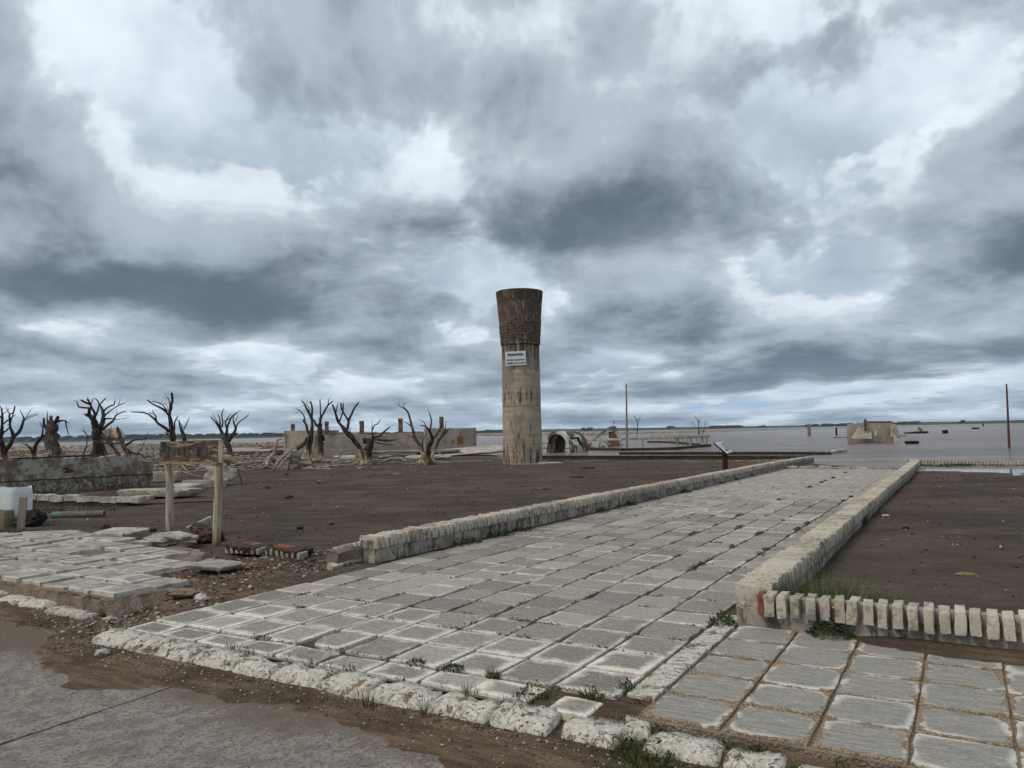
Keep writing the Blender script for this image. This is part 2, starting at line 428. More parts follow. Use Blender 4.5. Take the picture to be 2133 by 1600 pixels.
def m_street(t, p):
    q = uvrot(t, p)
    a = t.noise(stretch(t, q, (2.4, 1.0, 1)), 1.5, 9, .74); b = t.noise(p, 7, 7, .74); c = t.noise(p, 40, 4, .72); s = t.noise(p, 110, 2, .6); d = t.noise(p, .6, 3, .5)
    col = t.mix(t.mr(b, .40, .60), (.190, .174, .160), (.305, .280, .256))
    tn = t.noise(stretch(t, q, (7, 2.6, 1)), 2.2, 7, .78)
    col = t.mix(t.math('MULTIPLY', t.mr(tn, .54, .60), t.mr(a, .40, .60, .25, .9)), col, (.44, .345, .235))
    col = t.mix(t.math('MULTIPLY', t.mr(tn, .44, .38), t.mr(d, .35, .6, .1, .6)), col, (.20, .125, .088))
    col = t.mix(t.mr(d, .44, .30, 0, .45), col, (.155, .152, .156))
    col = t.mix(t.mr(c, .53, .61, 0, .8), col, (.085, .072, .062))
    col = t.mix(t.mr(s, .62, .70, 0, .8), col, (.50, .45, .385))
    uu = t.math('ADD', t.sep(q)[1], t.math('MULTIPLY', t.math('SUBTRACT', t.noise(p, 1.4, 6, .66), .5), 1.5))
    film = t.math('MULTIPLY', t.mr(uu, 2.95, 3.75), t.mr(t.math('ADD', c, t.math('MULTIPLY', t.mr(uu, 3.1, 3.7), .4)), .46, .62))
    col = t.mix(t.math('MULTIPLY', film, .9), col, (.150, .112, .080))
    hair = cracks(t, p, 1.6, .010, .60); col = t.mix(t.math('MULTIPLY', hair, .6), col, (.05, .042, .035))
    return dict(color=col, rough=t.mr(b, .3, .7, .7, .92), spec=.15, height=t.math('ADD', t.math('MULTIPLY', b, .8), t.math('ADD', c, t.math('MULTIPLY', s, .3))), bs=.9, bd=.018)
def tile_edge(t):
    uv = t.node('ShaderNodeUVMap').outputs[0]; x, y, _ = t.sep(uv)
    return t.math('MAXIMUM', t.math('ABSOLUTE', x), t.math('ABSOLUTE', y)), uv
def m_tile(t, p):       # walkway tile: combed grey face bleaching to white at the rims
    e, uv = tile_edge(t); q = uvrot(t, p); r = rnd(t)
    st = t.noise(stretch(t, q, (3, 26, 1)), 1.6, 4, .6); b = t.noise(p, 6, 6, .68); c = t.noise(p, 60, 3, .68); big = t.noise(p, .55, 3, .5); near = t.mr(t.sep(q)[1], 4.2, 6.4)
    col = t.mix(t.mr(st, .34, .66), (.265, .240, .213), (.400, .362, .320))
    col = t.mix(t.mr(t.noise(p, 19, 5, .74), .46, .64, 0, .45), col, (.205, .186, .166))
    col = t.mix(t.mr(t.math('MULTIPLY_ADD', r, .55, big), .55, 1.05, 0, .5), col, (.20, .184, .168))
    rv = t.node('ShaderNodeTexWhiteNoise', noise_dimensions='1D'); t.put(rv.inputs['W'], t.math('MULTIPLY', r, 917.0)); rv = rv.outputs['Value']
    col = t.mix(t.mr(rv, .62, 1.0, 0, .65), col, (.185, .168, .150)); col = t.mix(t.mr(rv, .40, 0, 0, .45), col, (.50, .455, .40))
    rim = t.math('MULTIPLY_ADD', t.math('SUBTRACT', b, .5), .95, e)
    rim = t.math('ADD', rim, t.math('MULTIPLY', t.math('SUBTRACT', rv, .5), -.18))
    rim = t.math('ADD', rim, t.math('MULTIPLY', t.math('SUBTRACT', t.noise(p, 55, 4, .7), .5), .35))
    rim = t.math('ADD', rim, t.math('MULTIPLY', t.math('SUBTRACT', r, .5), .2))
    rim = t.math('ADD', rim, t.math('MULTIPLY', t.math('SUBTRACT', big, .5), .5))
    rim = t.math('ADD', rim, t.math('MULTIPLY', near, -.28))
    col = t.mix(t.mr(rim, .52, 1.0, 0, .95), col, (.80, .745, .65))
    edge = t.mr(t.math('MULTIPLY_ADD', t.math('SUBTRACT', t.noise(p, 22, 3, .6), .5), .28, e), .93, 1.02)
    col = t.mix(t.math('MULTIPLY', edge, .5), col, (.30, .26, .215))
    col = t.mix(t.mr(c, .62, .70, 0, .7), col, (.10, .085, .075))
    col = t.mix(t.mr(t.noise(p, 2.3, 6, .72), .60, .68, 0, .45), col, (.20, .165, .13))
    sp = t.noise(p, 38, 3, .75); col = t.mix(t.mr(sp, .54, .66, 0, .55), col, (.19, .165, .14)); col = t.mix(t.mr(sp, .44, .34, 0, .5), col, (.62, .575, .505))
    hair = cracks(t, p, 1.1, .012, .55); col = t.mix(t.math('MULTIPLY', hair, .85), col, (.05, .042, .035))
    grooves = t.wave(stretch(t, q, (0, 1, 0)), 22, 2.0, 2, 2.0, 'Y')
    return dict(color=col, rough=t.mr(b, .3, .7, .75, .95), spec=.12, height=t.math('ADD', t.math('MULTIPLY', grooves, .35), t.math('ADD', t.math('MULTIPLY', c, .5), st)), bs=.55, bd=.006)
def m_tile2(t, p):      # pavement tile: smooth grey skin, worn to tan aggregate along the edges
    e, uv = tile_edge(t); q = uvrot(t, p); r = rnd(t)
    x, y, _ = t.sep(uv)
    rr = t.math('POWER', t.math('ADD', t.math('POWER', t.math('ABSOLUTE', x), 7.0), t.math('POWER', t.math('ABSOLUTE', y), 7.0)), .143)
    st = t.noise(stretch(t, q, (3, 24, 1)), 1.6, 4, .6); b = t.noise(p, 5, 7, .70); c = t.noise(p, 80, 3, .7); l = t.noise(p, 3, 4, .55)
    col = t.mix(t.mr(st, .32, .68), (.225, .215, .192), (.350, .332, .296))
    col = t.mix(t.mr(t.noise(p, 17, 5, .74), .46, .66, 0, .4), col, (.20, .19, .168))
    col = t.mix(t.mr(t.math('ADD', rr, t.math('MULTIPLY', t.math('SUBTRACT', l, .5), .9)), .80, 1.04, 0, .75), col, (.70, .665, .60))
    agg = t.mix(t.mr(c, .40, .62), (.14, .105, .072), (.40, .315, .22))
    w = t.math('MULTIPLY_ADD', t.math('SUBTRACT', b, .5), .85, rr); w = t.math('MULTIPLY_ADD', t.math('SUBTRACT', r, .5), .14, w); w = t.math('MULTIPLY_ADD', t.math('SUBTRACT', t.noise(p, 26, 4, .7), .5), .30, w)
    worn = t.mr(w, .93, .95)
    sp = t.noise(p, 42, 3, .75); col = t.mix(t.mr(sp, .55, .66, 0, .5), col, (.18, .16, .135)); col = t.mix(t.mr(sp, .44, .34, 0, .4), col, (.60, .56, .49))
    col = t.mix(worn, col, agg)
    col = t.mix(t.mr(t.math('ADD', t.noise(p, 26, 4, .7), t.math('MULTIPLY', worn, -.3)), .66, .70, 0, .8), col, (.36, .28, .20))
    return dict(color=col, rough=t.mr(worn, 0, 1, .72, .95), spec=.15, height=t.math('ADD', t.math('MULTIPLY', worn, -1.2), t.math('ADD', t.math('MULTIPLY', c, t.math('MULTIPLY_ADD', worn, .9, .15)), t.math('MULTIPLY', st, .3))), bs=.6, bd=.008)
def m_tile3(t, p):      # tiles of the broken pavement: pale dusty grey
    e, uv = tile_edge(t); r = rnd(t); b = t.noise(p, 6, 4, .6); c = t.noise(p, 90, 3, .65); l = t.noise(p, 1.2, 3, .5)
    col = t.mix(t.mr(b, .35, .65), (.265, .245, .218), (.39, .36, .32))
    rim = t.math('MULTIPLY_ADD', t.math('SUBTRACT', b, .5), .8, e); rim = t.math('ADD', rim, t.math('MULTIPLY', t.math('SUBTRACT', l, .5), 1.1)); rim = t.math('MULTIPLY_ADD', r, .22, rim)
    col = t.mix(t.mr(rim, .78, 1.05, 0, .85), col, (.58, .545, .475))
    ed = t.mr(t.math('MULTIPLY_ADD', t.math('SUBTRACT', t.noise(p, 16, 4, .65), .5), .4, e), .93, 1.0)
    col = t.mix(t.math('MULTIPLY', ed, .7), col, (.27, .215, .16))
    col = t.mix(t.mr(c, .66, .74, 0, .7), col, (.12, .105, .095))
    return dict(color=col, rough=.85, height=t.math('ADD', c, b), bs=.5, bd=.006)
def m_aggregate(t, p):  # bare broken concrete: sandy matrix with pebbles
    v = t.voronoi(p, 55); c = t.noise(p, 30, 4, .7); b = t.noise(p, 4, 3, .6)
    col = t.mix(t.mr(b, .35, .7), (.19, .145, .105), (.31, .25, .19))
    col = t.mix(t.mr(v, .25, .45), t.mix(t.noise(p, 40, 1), (.16, .12, .09), (.42, .36, .30)), col)
    col = t.mix(t.mr(c, .56, .72, 0, .8), col, (.075, .058, .045))
    return dict(color=col, rough=.95, height=t.math('ADD', t.math('MULTIPLY', v, -.6), c), bs=1.0, bd=.02)
def m_kerb(t, p):       # whitewash flaking off pebbly concrete
    b = t.noise(p, 7.5, 8, .72); c = t.noise(p, 34, 4, .7); s = t.noise(stretch(t, uvrot(t, p), (1, 1, 1)), 1.4, 3, .5); g = t.voronoi(p, 60)
    agg = t.mix(t.mr(g, .2, .5), (.36, .285, .21), (.20, .15, .105)); agg = t.mix(t.mr(t.noise(p, 3, 2), .54, .64, 0, .35), agg, (.34, .21, .135))
    white = t.mix(t.mr(c, .35, .65), (.44, .41, .355), (.66, .62, .545)); white = t.mix(t.mr(t.noise(p, 13, 6, .74), .48, .62, 0, .6), white, (.34, .305, .25)); white = t.mix(t.mr(s, .5, .7, 0, .45), white, (.52, .475, .395))
    m = t.mr(t.math('MULTIPLY_ADD', c, .30, b), .715, .745)
    col = t.mix(m, white, agg)
    pit = t.mr(t.noise(p, 38, 4, .68), .60, .64)
    col = t.mix(t.math('MULTIPLY', pit, .85), col, (.05, .042, .035))
    crk = cracks(t, p, 3.4, .016, .50)
    col = t.mix(t.math('MULTIPLY', crk, .6), col, (.05, .04, .03))
    z = t.sep(p)[2]
    col = t.mix(t.mr(t.math('MULTIPLY_ADD', c, .06, z), -.045, -.10, 0, .75), col, (.13, .105, .085))
    return dict(color=col, rough=.9, height=t.math('ADD', t.math('MULTIPLY', m, -1.0), t.math('ADD', t.math('MULTIPLY', pit, -.8), t.math('MULTIPLY', crk, -1.0))), bs=.8, bd=.015)
def m_brick(t, p):      # whitewashed brick, chips of red
    b = t.noise(p, 9, 5, .65); c = t.noise(p, 55, 4, .7); l = t.noise(p, 1.2, 3, .5); r = rnd(t)
    white = t.mix(t.mr(c, .35, .66), (.44, .395, .32), (.63, .575, .48)); white = t.mix(t.mr(l, .42, .62, 0, .6), white, (.43, .375, .30))
    white = t.mix(t.mr(r, .6, 1.0, 0, .4), white, (.36, .31, .24)); white = t.mix(t.mr(r, .30, 0, 0, .35), white, (.66, .63, .57))
    red = t.mix(c, (.33, .075, .05), (.20, .07, .05))
    m = t.mr(t.math('ADD', t.math('MULTIPLY_ADD', c, .18, b), t.math('MULTIPLY', t.math('POWER', r, 10.0), .14)), .80, .83)
    dirt = t.mr(t.math('MULTIPLY_ADD', t.noise(p, 14, 6, .74), .65, t.math('MULTIPLY', l, .35)), .50, .60)
    col = t.mix(t.math('MULTIPLY', dirt, .66), white, (.13, .115, .095)); col = t.mix(m, col, red)
    return dict(color=col, rough=.92, height=t.math('ADD', c, t.math('MULTIPLY', m, -.8)), bs=.6, bd=.008)
def m_plaster(t, p):    # wall foot: grey cement, lichen-black blotches
    b = t.noise(p, 3.5, 6, .68); c = t.noise(p, 38, 4, .7); v = t.noise(stretch(t, p, (5, 5, 1.2)), 2.2, 4, .65)
    col = t.mix(t.mr(b, .35, .68), (.21, .19, .16), (.44, .40, .34))
    col = t.mix(t.mr(t.math('MULTIPLY_ADD', c, .35, v), .66, .76, 0, .75), col, (.075, .066, .058))
    crk = cracks(t, p, 3.0, .022, .46)
    col = t.mix(t.math('MULTIPLY', crk, .7), col, (.06, .05, .042))
    return dict(color=col, rough=.93, height=t.math('ADD', c, t.math('MULTIPLY', crk, -1.5)), bs=.7, bd=.012)
def m_wallL(t, p):      # old rendered wall: grey-green skin, bare brown mortar, crazed lower band, a patch of brick
    b = t.noise(p, .9, 8, .74); c = t.noise(p, 7, 7, .78); f = t.noise(p, 45, 3, .7); z = t.sep(p)[2]
    col = t.mix(t.mr(b, .44, .56), (.185, .138, .095), (.30, .262, .208))
    col = t.mix(t.mr(t.math('MULTIPLY_ADD', c, .6, b), .78, .86, 0, .9), col, (.42, .395, .345))
    col = t.mix(t.mr(c, .42, .32, 0, .9), col, (.055, .042, .032))
    vor = t.mr(t.noise(p, 11, 6, .76), .52, .58)
    low = t.mr(t.math('MULTIPLY_ADD', t.math('SUBTRACT', b, .5), .25, z), .40, .46, 1, 0)
    crk = t.math('MULTIPLY', vor, low)
    lowc = t.mix(t.mr(c, .42, .58), (.20, .168, .128), (.43, .39, .32))
    col = t.mix(t.math('MULTIPLY', low, .6), col, lowc); col = t.mix(t.math('MULTIPLY', crk, .7), col, (.075, .058, .044))
    band = t.mr(t.math('ABSOLUTE', t.math('SUBTRACT', t.math('MULTIPLY_ADD', b, .12, z), .485)), .012, .03, .9, 0); col = t.mix(band, col, (.055, .042, .033))
    col = t.mix(t.mr(z, .22, 0, 0, .5), col, (.10, .105, .06))
    return dict(color=col, rough=.95, height=t.math('ADD', c, t.math('MULTIPLY', crk, -1)), bs=.9, bd=.03)
def m_ruin(t, p):       # beige render of the far ruin, crazed
    b = t.noise(p, .5, 5, .6); c = t.noise(p, 8, 5, .7)
    vor = t.math('MULTIPLY', cracks(t, p, 1.7, .030, .34), .7)
    col = t.mix(t.mr(b, .36, .64), (.33, .275, .215), (.46, .39, .315)); col = t.mix(t.mr(c, .54, .68, 0, .6), col, (.20, .165, .13))
    crk = vor
    col = t.mix(t.math('MULTIPLY', crk, .8), col, (.07, .058, .048))
    return dict(color=col, rough=.95, height=t.math('ADD', c, t.math('MULTIPLY', crk, -1)), bs=.6, bd=.04)
def m_tower(t, p):      # concrete shaft: tan render, grey bare patches, dark vertical run-off
    b = t.noise(stretch(t, p, (1, 1, .45)), 1.1, 6, .66); s = t.noise(stretch(t, p, (5, 5, .55)), 1.5, 8, .76); c = t.noise(p, 16, 4, .7); z = t.sep(p)[2]
    ring = t.noise(stretch(t, p, (.35, .35, 5)), 1.0, 6, .68)
    col = t.mix(t.mr(ring, .35, .65), (.34, .27, .20), (.48, .395, .305)); col = t.mix(t.mr(b, .50, .57, 0, .8), col, (.235, .215, .185))
    up = t.mr(z, 4.3, 6.3, 0, .17); foot = t.mr(z, 1.8, .2, 0, .09); midband = t.mr(t.math('ABSOLUTE', t.math('SUBTRACT', z, 3.4)), .75, .1, 0, .07)
    k = t.math('ADD', t.math('ADD', s, up), t.math('ADD', foot, midband)); k = t.math('MULTIPLY_ADD', c, .12, k)
    col = t.mix(t.mr(k, .645, .72, 0, .88), col, (.062, .044, .032))
    col = t.mix(t.mr(t.noise(stretch(t, p, (4, 4, .8)), 1.3, 5, .7), .62, .68, 0, .6), col, (.16, .085, .05))
    col = t.mix(t.mr(z, 5.9, 6.7, 0, .40), col, (.125, .085, .058))
    col = t.mix(t.mr(t.math('MULTIPLY_ADD', b, .9, z), 8.55, 8.95, 0, .65), col, (.068, .056, .032))
    col = t.mix(t.math('MULTIPLY', t.mr(z, 6.9, 7.5), t.mr(t.noise(p, 2.6, 5, .7), .52, .62, 0, .6)), col, (.26, .19, .14))
    return dict(color=col, rough=.95, height=t.math('ADD', t.math('MULTIPLY', t.mr(k, .64, .74), -1), c), bs=.8, bd=.03)
def m_tbrick(t, p):
    c = t.noise(stretch(t, p, (9, 9, 3)), 1.6, 4, .7)
    return dict(color=t.mix(t.mr(c, .35, .65), (.060, .043, .032), (.21, .155, .115)), rough=.95, height=c, bs=.6, bd=.02)
def m_concrete(t, p):
    b = t.noise(p, 1.6, 5, .65); c = t.noise(p, 18, 4, .7)
    col = t.mix(t.mr(b, .35, .65), (.26, .24, .21), (.43, .40, .35)); col = t.mix(t.mr(c, .56, .7, 0, .6), col, (.13, .11, .09))
    return dict(color=col, rough=.93, height=c, bs=.6, bd=.02)
def m_pale(t, p):
    b = t.noise(p, 2.2, 5, .65); c = t.noise(p, 22, 4, .7)
    col = t.mix(t.mr(b, .35, .65), (.34, .305, .25), (.55, .51, .44)); col = t.mix(t.mr(c, .52, .64, 0, .75), col, (.15, .12, .09)); col = t.mix(t.mr(t.noise(p, 6, 5, .7), .54, .64, 0, .6), col, (.22, .18, .135))
    return dict(color=col, rough=.92, height=c, bs=.6, bd=.02)
def m_arch(t, p):       # pool tunnel: turquoise-white paint over rusty brown render
    b = t.noise(stretch(t, p, (1, 1, .6)), .9, 5, .65)
    col = t.mix(t.mr(b, .46, .52), (.50, .54, .49), (.13, .085, .06)); col = t.mix(t.mr(t.noise(p, 3, 4, .6), .55, .65, 0, .6), col, (.33, .28, .22))
    return dict(color=col, rough=.9, height=b, bs=.5, bd=.05)
def m_deadtree(t, p):   # dark weathered bark, foot bleached by the salt lake
    z = t.sep(p)[2]; b = t.noise(stretch(t, p, (6, 6, 1.6)), 1.2, 5, .65); c = t.noise(stretch(t, p, (20, 20, 4)), 1.4, 4, .7); l = t.noise(p, 1.1, 3, .5)
    dark = t.mix(t.mr(b, .35, .65), (.030, .024, .020), (.105, .086, .070))
    pale = t.mix(t.mr(b, .38, .62), (.20, .125, .07), (.58, .50, .39)); pale = t.mix(t.mr(c, .55, .68, 0, .7), pale, (.07, .052, .04))
    f = t.mr(t.math('ADD', z, t.math('MULTIPLY', t.math('SUBTRACT', l, .5), 2.2)), .20, .85)
    return dict(color=t.mix(f, pale, dark), rough=.92, height=t.math('ADD', b, c), bs=.8, bd=.03)
def m_drift(t, p):      # bleached driftwood
    b = t.noise(stretch(t, p, (3, 3, 8)), 1.6, 5, .65); c = t.noise(stretch(t, p, (7, 7, 22)), 1.4, 4, .7); l = t.noise(p, .8, 3, .5)
    col = t.mix(t.mr(b, .35, .65), (.17, .135, .105), (.50, .44, .36)); col = t.mix(t.mr(l, .56, .66, 0, .6), col, (.30, .19, .105))
    col = t.mix(t.mr(l, .46, .34, 0, .85), col, (.075, .062, .052)); col = t.mix(t.mr(c, .56, .68, 0, .75), col, (.05, .04, .034))
    return dict(color=col, rough=.9, height=t.math('ADD', b, c), bs=.8, bd=.03)
def m_post(t, p):       # peeled log
    b = t.noise(stretch(t, p, (14, 14, 1.4)), 1.6, 5, .6); l = t.noise(p, 2.4, 3, .5); k = t.noise(stretch(t, p, (9, 9, 3)), 1.5, 3, .5)
    col = t.mix(t.mr(b, .35, .65), (.24, .175, .105), (.50, .415, .30)); col = t.mix(t.mr(l, .5, .64, 0, .55), col, (.50, .465, .41))
    col = t.mix(t.mr(k, .64, .70, 0, .9), col, (.06, .04, .026))
    z = t.sep(p)[2]; col = t.mix(t.mr(t.math('MULTIPLY_ADD', b, .2, z), .3, .05, 0, .85), col, (.10, .06, .04))
    return dict(color=col, rough=.8, height=b, bs=.5, bd=.01)
def m_rustboard(t, p):
    b = t.noise(p, 4, 6, .7); c = t.noise(p, 30, 4, .7); h = t.noise(stretch(t, p, (2, 2, 14)), 1.5, 4, .6)
    col = t.mix(t.mr(b, .38, .62), (.058, .036, .024), (.125, .080, .052)); col = t.mix(t.mr(t.math('MULTIPLY_ADD', c, .5, h), .78, .9, 0, .85), col, (.30, .27, .22))
    col = t.mix(t.mr(c, .42, .3, 0, .8), col, (.03, .018, .012))
    return dict(color=col, rough=.9, height=t.math('ADD', b, c), bs=.7, bd=.01)
def m_plank(t, p):
    b = t.noise(stretch(t, p, (20, 20, 1.2)), 1.6, 5, .6)
    return dict(color=t.mix(t.mr(b, .35, .65), (.17, .13, .095), (.33, .28, .215)), rough=.85, height=b, bs=.5, bd=.006)
def m_plain(col, rough=.6, var=.25, sc=6.0, metal=0.0, spec=.3):
    def f(t, p):
        b = t.noise(p, sc, 4, .6)
        return dict(color=t.mix(t.mr(b, .35, .65), tuple(c*(1-var) for c in col), tuple(min(1, c*(1+var*.5)) for c in col)), rough=rough, metal=metal, spec=spec)
    return f
def m_pipe(t, p):
    b = t.noise(p, 2.4, 5, .65); c = t.noise(p, 20, 4, .7)
    col = t.mix(t.mr(b, .42, .58), (.16, .24, .19), (.17, .14, .11)); col = t.mix(t.mr(c, .56, .68, 0, .7), col, (.06, .06, .05))
    return dict(color=col, rough=.8, height=c, bs=.4, bd=.01)
def m_slide(t, p):
    b = t.noise(p, 1.5, 5, .65)
    return dict(color=t.mix(t.mr(b, .44, .56), (.24, .31, .28), (.115, .135, .115)), rough=.85)
def m_plastic(t, p):
    b = t.noise(p, 3, 4, .6); z = t.sep(p)[2]
    col = t.mix(t.mr(b, .35, .7), (.70, .72, .72), (.78, .79, .78)); col = t.mix(t.mr(t.math('MULTIPLY_ADD', b, .35, z), .34, .16, 0, .85), col, (.17, .19, .22))
    col = t.mix(t.mr(t.noise(p, 7, 4, .7), .62, .72, 0, .4), col, (.45, .40, .33))
    return dict(color=col, rough=.4, spec=.45)
def m_water(t, p):
    q = uvrot(t, p)
    a = t.noise(stretch(t, p, (.55, 1.9, 1)), 1.1, 4, .62); b = t.noise(stretch(t, p, (.8, 2.6, 1)), 4.2, 3, .6); l = t.noise(stretch(t, p, (.3, 1.2, 1)), .06, 4, .6)
    u = t.sep(q)[1]; v = t.sep(q)[0]
    openw = t.math('MAXIMUM', t.math('MULTIPLY', t.mr(v, -7, -6.2), t.mr(v, -1.2, -1.8)), t.math('MAXIMUM', t.mr(u, 42.6, 43.6), t.math('MULTIPLY', t.mr(u, 33.4, 34.0), t.mr(v, -6.6, -6.2))))
    y = t.sep(p)[1]
    near = t.mr(y, 30, 260, 1.0, .18, False)
    h = t.math('MULTIPLY', t.math('ADD', a, t.math('MULTIPLY', b, .28)), t.math('MULTIPLY', t.math('MULTIPLY_ADD', openw, .985, .015), near))
    w1 = t.noise(stretch(t, p, (.10, .55, 1)), .55, 9, .72); w2 = t.noise(stretch(t, p, (.02, .12, 1)), .4, 6, .65)  # muddy wind streaks, with the ripples' light and dark painted into the colour
    col = t.mix(t.mr(w1, .40, .60), (.070, .048, .036), (.230, .170, .132))
    col = t.mix(t.mr(w2, .42, .62, 0, .5), col, (.225, .170, .135))
    return dict(color=col, rough=t.mr(openw, 0, 1, .05, .24), spec=.30, height=h, bs=1.0, bd=.45)
def m_leaf(c1, c2):
    def f(t, p):
        return dict(color=t.mix(t.mr(t.noise(p, 9, 3, .6), .35, .65), c1, c2), rough=.7, spec=.25)
    return f
def m_shore(t, p):
    b = t.noise(stretch(t, p, (1, 3, 1)), .004, 5, .6)
    return dict(color=t.mix(t.mr(b, .4, .6), (.050, .066, .036), (.088, .088, .058)), rough=.95)
def m_rubble(t, p):
    b = t.noise(p, .35, 4, .7); c = t.noise(p, 2.2, 4, .7)
    col = t.mix(t.mr(b, .38, .62), (.17, .115, .090), (.44, .35, .285)); col = t.mix(t.mr(c, .54, .68, 0, .8), col, (.05, .038, .032))
    col = t.mix(t.mr(t.noise(p, .9, 2), .62, .68, 0, .7), col, (.50, .45, .39))
    return dict(color=col, rough=.95)
def m_pebble(t, p):
    c = t.attr('tint')
    b = t.noise(p, 70, 3, .6)
    return dict(color=t.mix(t.mr(b, .4, .7, 0, .35), c, (.07, .058, .048)), rough=.9)

M = {}
for nm, fn in dict(sand=m_ground, street=m_street, tile=m_tile, tile2=m_tile2, tile3=m_tile3, aggregate=m_aggregate, kerb=m_kerb, brick=m_brick, plaster=m_plaster,
                   wallL=m_wallL, ruin=m_ruin, tower=m_tower, tower_brick=m_tbrick, concrete=m_concrete, pale=m_pale, arch=m_arch, deadtree=m_deadtree, drift=m_drift,
                   post=m_post, rustboard=m_rustboard, plank=m_plank, pipe=m_pipe, slide=m_slide, plastic=m_plastic, water=m_water, shore=m_shore, rubble=m_rubble, pebble=m_pebble,
                   redbrick=m_plain((.26, .085, .06), .92, .5, 14), earth=m_plain((.075, .052, .038), .95, .8, 22), wallbrick=m_plain((.125, .055, .042), .95, .6, 12), pinkstone=m_plain((.34, .23, .19), .9, .5, 9), wetbrick=m_plain((.060, .048, .038), .9, .6, 8), oldbrick=m_plain((.20, .115, .075), .92, .6, 5), rust=m_plain((.10, .045, .028), .9, .5, 9), dark=m_plain((.018, .016, .015), .9, .3), seam=m_plain((.030, .025, .021), .95, .4, 20),
                   black=m_plain((.02, .02, .022), .6, .2), maroon=m_plain((.055, .014, .013), .6, .3), white_panel=m_plain((.72, .74, .74), .35, .08), photo_panel=m_plain((.22, .23, .27), .35, .3, 18),
                   ink=m_plain((.03, .035, .035), .6, .1), teal=m_plain((.085, .19, .19), .6, .15, 14), grey_metal=m_plain((.16, .15, .14), .6, .4, 8),
                   far_tree=m_leaf((.010, .016, .010), (.026, .035, .020)), grass=m_leaf((.045, .066, .020), (.115, .140, .045)), weed=m_leaf((.026, .044, .015), (.062, .080, .028)),
                   straw=m_leaf((.13, .105, .045), (.24, .19, .09)), moss=m_leaf((.05, .065, .02), (.10, .11, .035)), yellow=m_plain((.75, .50, .02), .6, .1), graffiti=m_plain((.085, .085, .10), .9, .9, 3.5), ochre=m_plain((.28, .16, .055), .9, .4, 3)).items():
    M[nm] = mat(nm, fn)

# ================================================================== THE SETTING
def axis(parts):
    out = []
    for a, b, st in parts:
        n = max(1, int(round((b-a)/st))); out += [a + (b-a)*i/n for i in range(n)]
    out.append(parts[-1][1]); return out
def grid_mesh(name, us, vs, fz, m):
    nu, nv = len(us), len(vs); V = []
    for u in us:
        for v in vs:
            x, y = u*SN + v*CS, u*CS - v*SN; V.append((x, y, fz(x, y)))
    F = [(i*nv+j, i*nv+j+1, (i+1)*nv+j+1, (i+1)*nv+j) for i in range(nu-1) for j in range(nv-1)]
    me = bpy.data.meshes.new(name); me.from_pydata(V, [], F); me.update(); me.materials.append(m)
    me.polygons.foreach_set('use_smooth', [True]*len(F)); me.flip_normals() if me.polygons[0].normal.z < 0 else None
    return me
gu = axis([(-12, 2.4, 1.2), (2.4, 7.2, .055), (7.2, 12, .18), (12, 44, .5), (44, 140, 3)])
gv = axis([(-150, -30, 3), (-30, -13, .6), (-13, -9, .14), (-9, 2.2, .06), (2.2, 10, .3), (10, 90, 3)])
tag(link('ground', grid_mesh('ground', gu, gv, ground_z, M['sand'])), kind='structure')

# the street: one concrete sheet with an open joint across it
def street_sheet():
    b = MB(); z = -0.12
    us = axis([(-14, 2.0, 4), (2.0, 4.02, .2)]); joint = -4.82
    for (va, vb) in ((-60, joint-.008), (joint+.008, 40)):
        o = len(b.v); n = len(us)
        for u in us:
            w = 0.012*fbm(u*3, 0, 1.3, 5)
            for v, isj in ((va, va > -50), (vb, vb < 30)):
                p = uvw(u, v + (w if isj else 0) + (random.uniform(-.004, .004) if isj else 0), z); b.v.append(tuple(p))
        b.f += [(o+2*i, o+2*i+1, o+2*i+3, o+2*i+2) for i in range(n-1)]
    me = b.mesh('street', M['street'])
    if me.polygons[0].normal.z < 0: me.flip_normals()
    return me
st = tag(link('street', street_sheet()), kind='structure')
jb = MB(); pj = []
for i in range(40):
    u = lerp(2.0, 4.0, i/39); w = .012*fbm(u*3, 0, 1.3, 5)
    pj.append((u, w))
for i in range(39):
    (u0, w0), (u1, w1) = pj[i], pj[i+1]; k = max(.002, .009 + .010*fbm(u0*2.5, 3, 1.7, 8))
    o = len(jb.v); jb.v += [tuple(uvw(u0, -4.82+w0-k, -.1195)), tuple(uvw(u0, -4.82+w0+k, -.1195)), tuple(uvw(u1, -4.82+w1+k, -.1195)), tuple(uvw(u1, -4.82+w1-k, -.1195))]
    jb.f.append((o, o+3, o+2, o+1))
o_ = len(jb.v); jb.v += [tuple(uvw(-14, -4.83, -.1195)), tuple(uvw(-14, -4.81, -.1195)), tuple(uvw(2, -4.812, -.1195)), tuple(uvw(2, -4.828, -.1195))]; jb.f.append((o_, o_+3, o_+2, o_+1))
jb.build('expansion_joint', M['seam'], st)

# the lake
def lake():
    rows = [20, 26, 30, 34, 38, 44, 52, 64, 84, 120, 180, 300, 600, 1500, 4500]; V = []; F = []
    azs = [math.radians(a) for a in range(-86, 87, 4)]
    for r in rows:
        for a in azs: V.append((r*math.sin(a), r*math.cos(a), WATER_Z))
    n = len(azs)
    for i in range(len(rows)-1):
        for j in range(n-1): F.append((i*n+j, i*n+j+1, (i+1)*n+j+1, (i+1)*n+j))
    me = bpy.data.meshes.new('lake'); me.from_pydata(V, [], F); me.update(); me.materials.append(M['water'])
    if me.polygons[0].normal.z < 0: me.flip_normals()
    return me
tag(link('lake', lake()), kind='structure')

